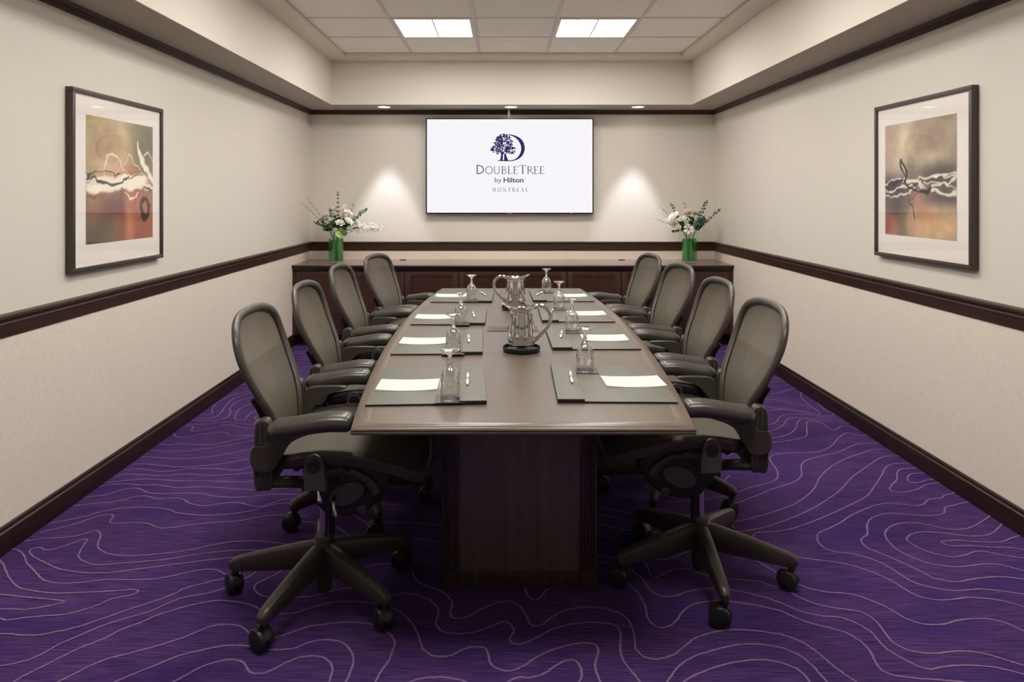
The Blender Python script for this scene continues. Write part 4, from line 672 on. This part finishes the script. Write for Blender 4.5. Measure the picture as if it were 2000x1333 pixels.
edge.loft([outline(a, z) for a, z in prof], False).obj('border', M['tedge'], tb)
tp = MB(); tp.loft([outline(.0505, TZ-.0255), outline(.0505, TZ-.0008), outline(.0515, TZ+.0002)])
tp.obj('top_panel', M['table'], tb)
MB().loft([outline(.2, TZ-.04), outline(.2, TZ-.026)]).obj('sub_top', M['pedr'], tb)
def pedestal(y0, y1, nm):
    p = MB().box(-.252, .25, y0+.012, y1-.012, .012, TZ-.04, .002).obj('pedestal', M['ped'], tb)
    w_ = .0
    for sx in (-1, 1):
        for (ya, yb, fy) in ((y0, y0+.03, 1), (y1-.03, y1, -1)):
            a, b = (sx*.279, sx*.221); x0, x1 = min(a, b), max(a, b)
            q = MB().box(x0, x1, ya+.002, yb, .0, TZ-.04, .001)
            yy = ya+.002 if fy > 0 else yb
            for k in range(5):
                cx = x0+.008+.0105*k+(.0 if sx > 0 else .0); q.tube([(cx, yy, .06), (cx, yy, TZ-.045)], .0048, 8, sq=(1, .8))
            q.obj('reeded_post', M['pedr'], p)
        MB().box(min(sx*.279, sx*.262), max(sx*.279, sx*.262), y0+.03, y1-.03, .0, TZ-.04).obj('side_panel', M['ped'], p, False)
    MB().box(-.25, .25, y0+.006, y1-.006, 0, .06, .002).obj('plinth', M['pedr'], p)
    return p
pedestal(2.46, 2.96, 'near'); pedestal(4.02, 4.52, 'far')
MB().box(-.02, .02, 2.96, 4.02, .25, .6).obj('modesty_beam', M['ped'], tb, False)
pw = empty('power_module', (.05, 3.45, TZ)); tag(pw, 'flush bronze cable and power hatch let into the table middle behind the near pitcher', 'power hatch')
MB().box(-.128, .128, -.06, .06, 0.0006, .003, .001).obj('rim', mat('bronze_metal', lin(88, 78, 66), .4, metal=.6), pw)
MB().box(-.118, .118, -.05, .05, .003, .0042, .0005).obj('lid', M['coast'], pw)
MB().box(-.1, .1, -.006, .006, .0042, .005).obj('cable_slot', M['black'], pw, False)

# ---------------- chairs ----------------
ch0 = make_chair(); tag(ch0, cat='chair', group='mesh office chairs round the table')
order = ['nearest the camera', 'second from the camera', 'third from the camera', 'farthest from the camera']
spots = [(-.632, 2.42, 4, -38), (-.651, 3.11, 3, 8), (-.685, 3.9, 0, 40), (-.61, 4.56, -9, 20), (.737, 2.56, 176.4, -20), (.776, 3.235, 178.5, 30), (.782, 3.93, 184, -5), (.752, 4.59, 185, 50)]
for i, (x, y, a, ba) in enumerate(spots):
    o = ch0 if i == 0 else dup(ch0)
    o.location = (x, y, 0); o.rotation_euler = (0, 0, R(a))
    o['label'] = 'mesh office chair with dark arms, %s, %s side of the table' % (order[i % 4], 'left' if i < 4 else 'right')
    ce, se = math.cos(R(a)), math.sin(R(a))
    for c in o.children:
        if c.name.startswith('armrest'):
            pad = [q for q in c.children if q.name.startswith('arm_pad')][0]; sy = 1 if sum(v.co.y for v in pad.data.vertices) > 0 else -1
            yw = y+(-.118*se+sy*.27*ce); edge_x = tw(yw+(.05*se))+.004; rx = abs(x-.118*ce-sy*.27*se-.06); pad.scale = (min(1, (rx-edge_x)/.271), 1, 1)
        if c.name.startswith('base'): c.rotation_euler = (0, 0, R(ba-a))

# ---------------- place settings ----------------
def make_folio(mirror):
    """origin at centre of the underside; x = across (flap on +x for the left row), y along the table"""
    t = empty('portfolio'); s = -1 if mirror else 1
    MB().box(-.193, .193, -.236, .236, 0, .0045, .0015).obj('back_cover', M['folioe'], t)
    MB().box(*sorted((s*-.1925, s*.108)), -.2355, .2355, .0045, .0062, .0006).obj('writing_panel', M['folio'], t)
    f_ = MB().box(*sorted((s*.106, s*.194)), -.237, .237, .0045, .0125, .003).obj('flap_edge', M['folioe'], t)
    MB().box(*sorted((s*.1065, s*.1935)), -.2365, .2365, .0122, .0138, .0008).obj('pen_flap', M['folio'], t)
    return t
def marks(t, mirror):
    s = -1 if mirror else 1; y0 = 0.0
    polys = []
    def put(wd, cx, h):
        tot = sum(GL[c][0]+.1 for c in wd)*h; x = cx-tot/2
        for c in wd:
            for pl in strokes_to_polys(GL[c][1], 1.6): polys.append([(x+p[0]*h, -.012+p[1]*h) for p in pl])
            x += (GL[c][0]+.1)*h
    c0 = s*.158
    put('DOUBLE', c0-.0185, .0045); put('TREE', c0+.018, .0045)
    out = cr([(c0-.001, -.006), (c0+.004, -.007), (c0+.0065, -.0105), (c0+.004, -.014), (c0-.003, -.0145)], 3)
    polys += [[(a[0], a[1]+.0), (b[0], b[1]), (b[0]+.0008, b[1]-.0008), (a[0]+.0008, a[1]-.0008)] for a, b in zip(out, out[1:])]
    for k in range(14):
        a = rl.uniform(0, 6.28); r_ = rl.uniform(0, .0036); polys.append(leafpoly(c0-.0018+r_*math.cos(a), -.0085+r_*.8*math.sin(a), .0011, a))
    bmx = bmesh.new()
    for pl in polys:
        vs = [bmx.verts.new((p[0], p[1], .0141)) for p in pl]; bmx.faces.new(vs)
    me = bpy.data.meshes.new('stamped_logo'); bmx.to_mesh(me); bmx.free(); me.materials.append(M['mark'])
    o = bpy.data.objects.new('stamped_logo', me); COL.objects.link(o); o.parent = t
def make_goblet():
    """upside-down stemmed glass; origin at the rim resting below"""
    t = empty('goblet')
    out = cr([(.0312, 0), (.0308, .0015), (.0325, .012), (.0338, .03), (.0338, .048), (.032, .066), (.027, .083), (.0195, .096), (.011, .105)], 4)
    inn = [(max(r_-.0013, .001), z-(.0016 if z > .07 else 0)) for r_, z in out]
    MB().lathe([(r_, z) for r_, z in inn[::-1]]+[(p[0], p[1]) for p in out], 32).obj('bowl', M['glass'], t)
    MB().lathe([(.0005, .0995), (.010, .102), (.0113, .106), (.0075, .111), (.0062, .114), (.0085, .1175), (.0085, .1205), (.0058, .124), (.0055, .130), (.0078, .1335), (.006, .137), (.0085, .142), (.016, .149), (.026, .1545), (.0318, .158), (.0322, .1598), (.030, .161), (.0005, .1612)], 32).obj('stem_and_foot', M['glass_solid'], t)
    return t
def make_pen():
    t = empty('ballpoint_pen')
    MB().lathe([(.0008, -.072), (.0022, -.068), (.0042, -.058), (.0055, -.045), (.0055, -.02)], 14).xf(Matrix.Rotation(R(-90), 4, 'X')).obj('tip_cone', M['pen'], t)
    MB().lathe([(.0052, -.02), (.0045, -.004), (.0045, .008), (.0052, .02)], 14).xf(Matrix.Rotation(R(-90), 4, 'X')).obj('grip', M['penc'], t)
    MB().lathe([(.0052, .02), (.0055, .025), (.0055, .06), (.004, .066), (.0028, .068), (.0028, .073), (.0005, .074)], 14).xf(Matrix.Rotation(R(-90), 4, 'X')).obj('barrel', M['pen'], t)
    MB().box(-.0018, .0018, .025, .066, .0055, .0075, .0005).obj('clip', M['pen'], t)
    return t
def make_paper():
    v = []; f = []; n = 10
    for k in range(n+1):
        u = k/n-.5
        for y in (-.071, .071): v += [(u*.21, y, .0012+.006*(2*abs(u))**2.4*(1 if y < 0 else .5))]
    vb = [(x, y, 0.0002) for x, y, z in v]; N = len(v)
    for k in range(n): a = 2*k; f += [(a, a+1, a+3, a+2)[::-1], (N+a, N+a+1, N+a+3, N+a+2), (a, a+2, N+a+2, N+a), (a+1, N+a+1, N+a+3, a+3)]
    f += [(0, N, N+1, 1), (2*n, 2*n+1, N+2*n+1, N+2*n)]
    return mesh('notepad', v+vb, f, M['paper'], None, True)
fo = {False: make_folio(False), True: make_folio(True)}
for m_ in (False, True): marks(fo[m_], m_)
gb, pn, pp = make_goblet(), make_pen(), make_paper()
co = MB().box(-.0475, .0475, -.0475, .0475, 0, .003, .001).obj('coaster', M['coast'])
# (folio xy rot), (goblet xy), (pen xy rot), (paper xy rot) per seat
seats = [((-.258, 2.425, 3.2), (-.172, 2.237), (-.125, 2.434, 2), (-.330, 2.402, 1.5)),
         ((-.285, 3.12, 1.5), (-.209, 2.904), (-.155, 3.12, 4), (-.36, 3.13, 0)),
         ((-.286, 3.785, 0), (-.218, 3.557), (-.16, 3.76, 6), (-.37, 3.76, 0)),
         ((-.257, 4.532, -1), (-.198, 4.342), (-.13, 4.56, 14), (-.34, 4.56, 0)),
         ((.376, 2.448, -1.2), (.311, 2.60), (.2455, 2.46, -3), (.463, 2.446, 1)),
         ((.407, 3.21, .5), (.337, 3.342), (.275, 3.22, -8), (.472, 3.20, -1)),
         ((.402, 3.86, 0), (.329, 4.008), (.275, 3.86, -12), (.47, 3.87, 0)),
         ((.382, 4.56, 1), (.299, 4.711), (.245, 4.57, -22), (.45, 4.56, 0))]
rank = ['nearest the camera', 'second from the camera', 'third from the camera', 'farthest from the camera']
used = {}
def first_or_copy(key, src):
    if key in used: return dup(src)
    used[key] = 1; return src
for i, (F_, G_, P_, Q_) in enumerate(seats):
    mir = i >= 4; side = 'right' if mir else 'left'; rk = rank[i % 4]; TT = TZ+.0005
    o = first_or_copy(('f', mir), fo[mir]); o.location = (F_[0], F_[1], TT); o.rotation_euler = (0, 0, R(F_[2]))
    tag(o, 'open grey leatherette portfolio with pen flap, %s side, %s' % (side, rk), 'portfolio', 'grey portfolios at the seats')
    c = first_or_copy('c', co); c.location = (G_[0], G_[1], TT+.0063); c.rotation_euler = (0, 0, R(F_[2]))
    tag(c, 'square dark grey coaster under the %s side goblet %s' % (side, rk), 'coaster', 'coasters under the goblets')
    o = first_or_copy('g', gb); o.location = (G_[0], G_[1], TT+.0095); o.rotation_euler = (0, 0, i*.7)
    tag(o, 'clear goblet standing upside down, %s side of the table, %s' % (side, rk), 'glass', 'upturned goblets')
    o = first_or_copy('p', pn); o.location = (P_[0], P_[1], TT+.0138+.0056); o.rotation_euler = (0, 0, R(P_[2]))
    tag(o, 'white ballpoint pen on a portfolio flap, %s side, %s' % (side, rk), 'pen', 'pens on the portfolios')
    o = first_or_copy('n', pp); o.location = (Q_[0], Q_[1], TT+.0063); o.rotation_euler = (0, 0, R(Q_[2]))
    tag(o, 'small white notepad on a portfolio, %s side, %s' % (side, rk), 'notepad', 'white notepads')
# ---------------- water pitchers on black trays ----------------
def make_pitcher():
    t = empty('pitcher'); seg = 48
    prof = [(.040, .001), (.046, .002), (.052, .008), (.058, .025), (.0605, .045), (.060, .07), (.0575, .1), (.054, .13), (.0505, .152), (.0485, .163), (.0485, .166)]
    v = MB().lathe([(.0005, .001)]+prof, seg)
    # flared lip: pulled out into a spout at -x, raised at the handle side
    rings = []
    for k, (r0, z0) in enumerate([(.0485, .166), (.0495, .172), (.054, .180), (.060, .187), (.0625, .1895), (.0605, .1895), (.053, .181), (.047, .172), (.046, .16), (.055, .1), (.057, .045), (.045, .008)]):
        q = []
        fl = [0, .15, .5, .9, 1, .97, .5, .2, 0, 0, 0, 0][k]
        for a_ in range(seg):
            a = 2*math.pi*a_/seg; s_ = math.exp(-((((a-math.pi))/.55)**2)); h_ = math.exp(-((min(a, 2*math.pi-a)/.9)**2))
            r_ = r0+fl*(.024*s_-.006*(1-s_)*(1-h_)); z = z0+fl*(.012*s_+.004*h_-.006*(abs(math.sin(a))))
            q.append((r_*math.cos(a), r_*math.sin(a), z))
        rings.append(q)
    v.loft(rings, False)
    b = v.obj('body', M['silver'], t)
    H = cr([(.052, 0, .178), (.072, 0, .189), (.097, 0, .186), (.118, 0, .168), (.126, 0, .142), (.121, 0, .115), (.104, 0, .088), (.083, 0, .066), (.064, 0, .046), (.056, 0, .043)], 5)
    MB().tube(H, .0062, 12, sq=(1.35, .75), up=(0, 1, 0)).obj('handle', M['silver'], t)
    MB().lathe([(.0490, .160), (.0505, .163), (.0490, .166)], seg).obj('neck_band', M['silver'], t)
    return t
def make_tray():
    t = empty('tray')
    def ring(r_, z): return [(r_*(1+.012*math.cos(8*a))*math.cos(a), r_*(1+.012*math.cos(8*a))*math.sin(a), z) for a in [2*math.pi*k/64 for k in range(64)]]
    MB().loft([ring(.03, 0), ring(.074, 0), ring(.079, .003), ring(.0805, .012), ring(.0805, .019), ring(.079, .0205), ring(.0765, .019), ring(.075, .0075), ring(.07, .005), ring(.03, .005)]).obj('dish', M['black'], t)
    return t
pt, tr = make_pitcher(), make_tray()
for i, (x, y, rz, lab) in enumerate(((.081, 2.965, 0, 'near, larger-looking'), (.074, 4.06, 180, 'far'))):
    o = tr if i == 0 else dup(tr); o.location = (x, y, TZ+.0008); tag(o, 'round black tray under the %s silver pitcher' % lab.split(',')[0], 'tray', 'black pitcher trays')
    o = pt if i == 0 else dup(pt); o.location = (x, y, TZ+.0055); o.rotation_euler = (0, 0, R(rz))
    tag(o, 'polished silver water pitcher, the %s one, its handle to the %s' % (lab.split(',')[0], 'right' if i == 0 else 'left'), 'pitcher', 'silver pitchers')

# ---------------- flower vases ----------------
M['stem'] = mat('green_stem', lin(92, 128, 62), .5); M['leafw'] = mat('wrapped_leaf_green', lin(22, 140, 44), .35, spec=.5, noise=((40, 40, 6), lin(8, 96, 26), .35, .65), coat=.3)
M['leaf'] = mat('mid_green_leaf', lin(74, 122, 50), .5); M['leafd'] = mat('dark_green_leaf', lin(38, 62, 30), .45); M['euc'] = mat('eucalyptus_leaf', lin(104, 130, 112), .6); M['eucd'] = mat('eucalyptus_dusky_leaf', lin(84, 88, 92), .6)
M['petal'] = mat('cream_petal', lin(250, 248, 240), .6, noise=((60, 60, 60), lin(240, 234, 216), .4, .7)); M['pink'] = mat('blush_petal', lin(240, 216, 204), .6); M['lime'] = mat('lime_leaf', lin(140, 184, 92), .5)
rf = random.Random(21)
def leaf_at(mb, p, d, L_, W_, roll=0):
    d = Vector(d).normalized(); s = d.cross(Vector((math.sin(roll), math.cos(roll), .3))).normalized(); n = s.cross(d); p = Vector(p)
    v = [p]; 
    for t_, w_ in ((.25, .75), (.55, 1), (.82, .6)): v += [p+d*L_*t_+s*W_*w_/2+n*.1*L_*t_*(1-t_), p+d*L_*t_-s*W_*w_/2+n*.1*L_*t_*(1-t_)]
    v.append(p+d*L_)
    mb.add(v, [(0, 1, 2), (1, 3, 4, 2), (3, 5, 6, 4), (5, 7, 6)])
def curve(a, b, bend=.02, n=8):
    a, b = Vector(a), Vector(b); m_ = (a+b)/2+Vector((rf.uniform(-1, 1), rf.uniform(-1, 1), 1.2))*bend; return [tuple(p) for p in cr([a, m_, b], n//2)]
def flower(kind, V, tip, label, cat, group, leaves=0, size=1, matk='petal', rim=.05):
    """V = vase base; tip = tip relative to the vase base; stem starts in the vase"""
    t = empty(kind, V); tag(t, label, cat, group)
    ang = math.atan2(tip[1], tip[0]); r0 = min(rim, math.hypot(tip[0], tip[1])*.5)
    a0 = (-.03*math.cos(ang)+rf.uniform(-.01, .01), -.03*math.sin(ang)+rf.uniform(-.01, .01), .05); a1 = (r0*math.cos(ang)+rf.uniform(-.006, .006), r0*math.sin(ang), .285)
    P = cr([a0, a1, tuple((Vector(a1)+Vector(tip))/2+Vector((0, 0, .012))), tip], 5)
    MB().tube(P, [.0022-.001*i/len(P) for i in range(len(P))], 5).obj('stem', M['stem'], t, False)
    T = Vector(tip); d = (T-Vector(P[-4])).normalized()
    return t, P, T, d
def rose(V, tip, label, group, size=.026, m='petal'):
    size *= 1.45
    t, P, T, d = flower('rose', V, tip, label, 'rose', group)
    Q = d.to_track_quat('Z', 'Y').to_matrix().to_4x4(); mb = MB(); mbi = MB()
    for ring_, (n_, r_, h, op) in enumerate(((3, .25, 1.0, .1), (4, .45, .98, .3), (5, .72, .85, .55), (6, 1.0, .6, .9))):
        for k in range(n_):
            a = 2*math.pi*(k+.5*ring_)/n_; w_ = 2.2/n_; v = []
            for z in (0, .45, .85, 1):
                for u in (-1, -.35, .35, 1):
                    aa = a+u*w_*(1 if z < .9 else .7); rr = r_*(.35+.75*z**(.8))+(op*.35*z*z)-(.05*abs(u)); v.append((rr*size*math.cos(aa), rr*size*math.sin(aa), (h*z*1.25-.1*op*(z == 1))*size))
            (mb if ring_ else mbi).add(v, [(i*4+j, i*4+j+1, i*4+j+5, i*4+j+4) for i in range(3) for j in range(3)])
    mt = Matrix.Translation(T-d*size*.5) @ Q
    mb.xf(mt).obj('outer_petals', M[m], t); mbi.xf(mt).obj('inner_petals', M['pink'] if m == 'petal' else M['petal'], t)
    cal = MB()
    for k in range(4): a = k*1.57; leaf_at(cal, T-d*size*.5, Vector((math.cos(a), math.sin(a), 0))*.8+d*.3, size*.9, size*.35, k)
    cal.obj('sepals', M['leaf'], t)
    lm = MB()
    for k in range(3): p = P[int(len(P)*(.6+.1*k))]; leaf_at(lm, p, (rf.uniform(-1, 1), rf.uniform(-1, .3), rf.uniform(0, .6)), .035, .018, k)
    lm.obj('leaves', M['leafd'], t)
def euca(V, tip, label, group, m='euc', n=9, sz=.019, name='eucalyptus_branch'):
    sz *= 1.5; n = int(n*1.5)
    t, P, T, d = flower(name, V, tip, label, 'branch', group); mb = MB()
    for k in range(n):
        f_ = .52+.48*k/(n-1); i = min(len(P)-1, int(f_*(len(P)-1))); p = Vector(P[i])
        for s in (-1, 1): a = k*1.3+s*1.57+rf.uniform(-.4, .4); leaf_at(mb, p, Vector((math.cos(a), math.sin(a)*.7, .15))+d*.35, sz*(1.25-.5*f_+.1), sz*1.05*(1.25-.4*f_), a)
    leaf_at(mb, T-d*.002, d, sz*.8, sz*.5); mb.obj('leaves', M[m], t)
def greens(V, tip, label, group, m='leafd', n=8, L_=.05, W_=.02, name='foliage_stem', cat='foliage'):
    n = int(n*1.7); L_ *= 1.05; W_ *= 1.25
    t, P, T, d = flower(name, V, tip, label, cat, group); mb = MB()
    for k in range(n):
        f_ = .5+.5*k/(n-1); p = Vector(P[min(len(P)-1, int(f_*(len(P)-1)))]); a = k*2.4; leaf_at(mb, p, Vector((math.cos(a), math.sin(a), .3))*.9+d*.6, L_*rf.uniform(.7, 1), W_, a)
    mb.obj('leaves', M[m], t)
def spray(V, tip, label, group, n=40, sz=.0095, name='blossom_spray', m='petal', span=.55, droop=0, spread=.03):
    t, P, T, d = flower(name, V, tip, label, 'flower', group); mb = MB(); st = MB()
    for k in range(n):
        f_ = 1-span*rf.random(); i = min(len(P)-1, int(f_*(len(P)-1))); p = Vector(P[i]); c = p+Vector((rf.uniform(-1, 1), rf.uniform(-1, 1), rf.uniform(-1, 1)-droop))*spread*(1.3-f_*.5)
        st.tube([tuple(p), tuple(c)], .0006, 3, False)
        a0 = rf.uniform(0, 6)
        for q in range(4):
            a = a0+q*1.57; leaf_at(mb, c, (math.cos(a), math.sin(a), rf.uniform(.2, .9)), sz*rf.uniform(1.1, 1.8), sz*1.2, a)
    mb.obj('blossoms', M[m], t); st.obj('twigs', M['stem'], t, False)
def grass(V, tip, label, group):
    t, P, T, d = flower('grass_spike', V, tip, label, 'grass', group); mb = MB()
    for k in range(16):
        p = Vector(P[min(len(P)-1, int((.45+.55*k/15)*(len(P)-1)))]); leaf_at(mb, p, d+Vector((rf.uniform(-.6, .6), rf.uniform(-.6, .6), rf.uniform(-.3, .5))), .02, .007, k)
    mb.obj('seed_heads', M['leaf'], t)
def vase(V, side):
    t = empty('vase', V); tag(t, 'clear glass cylinder vase lined with green leaves, at the %s end of the worktop' % side, 'vase')
    MB().lathe([(.0005, .0), (.074, 0), (.077, .003), (.077, .29), (.0755, .2915), (.074, .29), (.074, .014), (.0005, .012)], 40).obj('glass_wall', M['vase'], t)
    for k in range(7):
        a0 = 2*math.pi*k/7; v = []
        for j in range(7):
            z = .016+.205*j/6+(.010*math.sin(k*2.1) if j == 6 else 0)
            for i in range(5): a = a0+(i/4-.5)*1.15; r_ = .0715-.0012*(k % 3)-(.004 if i in (0, 4) else 0)*0; v.append((r_*math.cos(a), r_*math.sin(a), z+.006*math.sin(i*1.2+k)))
        mesh('lining_leaf', v, [(j*5+i, j*5+i+1, j*5+i+6, j*5+i+5) for j in range(6) for i in range(4)], M['leafw'], t)
VL, VR = (-1.624, 6.68, CZ+.0005), (1.817, 6.68, CZ+.0005)
vase(VL, 'left'); vase(VR, 'right')
g = 'flowers in the left vase'
lp = lambda px_, py_, dy=0: ((px_-982)*(6.68+dy)/1340-VL[0], dy, 1.41-(py_-383)*(6.68+dy)/1340-CZ)
rp_ = lambda px_, py_, dy=0: ((px_-982)*(6.68+dy)/1340-VR[0], dy, 1.41-(py_-383)*(6.68+dy)/1340-CZ)
for i, (x, y, dy, m) in enumerate(((639, 420, -.05, 'petal'), (662, 412, .02, 'petal'), (680, 416, -.04, 'pink'), (649, 409, .06, 'petal'), (664, 436, -.09, 'petal'), (681, 432, -.07, 'petal'), (645, 430, -.06, 'petal'), (672, 422, .05, 'petal'), (629, 428, .0, 'petal'), (697, 436, .02, 'petal'))):
    rose(VL, lp(x, y, dy), ['cream rose at the left edge of the left bouquet', 'cream rose at the top middle of the left bouquet', 'blush rose upper right in the left bouquet', 'cream rose behind the left bouquet top', 'low cream rose in the middle front of the left bouquet', 'cream rose right of centre in the left bouquet', 'cream rose left of centre low in the left bouquet', 'cream rose at the back right of the left bouquet', 'cream rose at the far left of the left bouquet', 'cream rose at the far right of the left bouquet'][i], g, .024 if i else .03, m)
euca(VL, lp(660, 377, .03), 'tall thin eucalyptus tip rising above the left bouquet', g, 'eucd', 9, .013)
euca(VL, lp(714, 410, -.02), 'grey-green eucalyptus branch leaning right from the left vase', g, 'euc', 9, .022)
euca(VL, lp(645, 412, -.04), 'dusky eucalyptus sprig among the left roses', g, 'eucd', 8, .014)
grass(VL, lp(601, 388, .02), 'long thin grass spike reaching highest left from the left vase', g); grass(VL, lp(593, 399, -.03), 'lower thin grass spike reaching far left from the left vase', g)
greens(VL, lp(617, 436, -.05), 'lime leafy stem at the far left of the left bouquet', g, 'leaf', 9, .045, .018); greens(VL, lp(636, 450, -.1), 'dark green leaf cluster low left over the left vase rim', g, 'leafd', 9, .05, .02)
greens(VL, lp(691, 402, .03), 'small lime tip at the upper right of the left bouquet', g, 'leaf', 8, .03, .01); greens(VL, lp(660, 430, 0), 'dark foliage in the centre of the left bouquet', g, 'leafd', 12, .05, .022)
greens(VL, lp(677, 440, -.03), 'mid green foliage right of centre in the left bouquet', g, 'leaf', 11, .045, .025); greens(VL, lp(650, 425, .04), 'green foliage at the back of the left bouquet', g, 'leaf', 10, .045, .02)
greens(VL, lp(628, 440, .03), 'leafy green stem low at the back left of the left bouquet', g, 'leaf', 9, .045, .02); greens(VL, lp(694, 446, .03), 'leafy green stem low at the back right of the left bouquet', g, 'leafd', 9, .045, .02)
greens(VL, lp(668, 458, -.1), 'broad lime leaf hanging over the left vase rim', g, 'lime', 3, .075, .06)
spray(VL, lp(752, 448, -.02), 'loose white blossom spray arching far right from the left vase', g, 130, .0095, spread=.036); spray(VL, lp(736, 441, .04), 'second white blossom spray behind, leaning right from the left vase', g, 90, .0095, spread=.034)
spray(VL, lp(673, 400, 0), 'upright pale snapdragon spike in the left bouquet', g, 30, .012, m='petal', span=.3, spread=.014)
g = 'flowers in the right vase'
for i, (x, y, dy, m) in enumerate(((1316, 422, -.05, 'petal'), (1343, 415, -.04, 'pink'), (1358, 417, .02, 'pink'), (1332, 428, -.08, 'petal'), (1345, 448, -.1, 'petal'), (1325, 447, -.06, 'petal'), (1378, 430, 0, 'petal'), (1311, 437, -.02, 'petal'))):
    rose(VR, rp_(x, y, dy), ['large cream rose at the left of the right bouquet', 'blush rose at the top middle of the right bouquet', 'blush rose right of the top in the right bouquet', 'cream rose in the middle of the right bouquet', 'low cream rose over the right vase rim', 'low cream rose at the left rim of the right vase', 'white lily-like bloom at the right of the right bouquet', 'small cream rose at the far left of the right bouquet'][i], g, .03 if i < 2 else .024, m)
euca(VR, rp_(1380, 394, .02), 'tall eucalyptus branch upper right in the right bouquet', g, 'euc', 9, .021); euca(VR, rp_(1405, 411, -.03), 'eucalyptus branch reaching far right from the right vase', g, 'euc', 10, .018)
euca(VR, rp_(1311, 399, -.02), 'dusky eucalyptus sprig leaning upper left in the right bouquet', g, 'eucd', 10, .014); euca(VR, rp_(1372, 428, -.08), 'broad blue-green leaves at the front right of the right bouquet', g, 'euc', 10, .034)
greens(VR, rp_(1366, 444, -.06), 'dark leaves low right over the right vase rim', g, 'leafd', 11, .04, .024); greens(VR, rp_(1317, 453, -.08), 'dark leaves low left over the right vase rim', g, 'leafd', 7, .04, .024)
greens(VR, rp_(1339, 400, .03), 'lime leaf tip at the top of the right bouquet', g, 'lime', 8, .035, .012); greens(VR, rp_(1330, 436, 0), 'green foliage in the heart of the right bouquet', g, 'leaf', 11, .045, .022); greens(VR, rp_(1352, 430, .03), 'green foliage behind the right roses', g, 'leaf', 11, .045, .022)
spray(VR, rp_(1303, 432, -.03), 'white blossom spray at the lower left of the right bouquet', g, 40, .01, spread=.028); grass(VR, rp_(1290, 405, .02), 'fine grass spike leaning upper left from the right vase', g); grass(VR, rp_(1281, 428, -.02), 'fine grass spike leaning far left from the right vase', g)
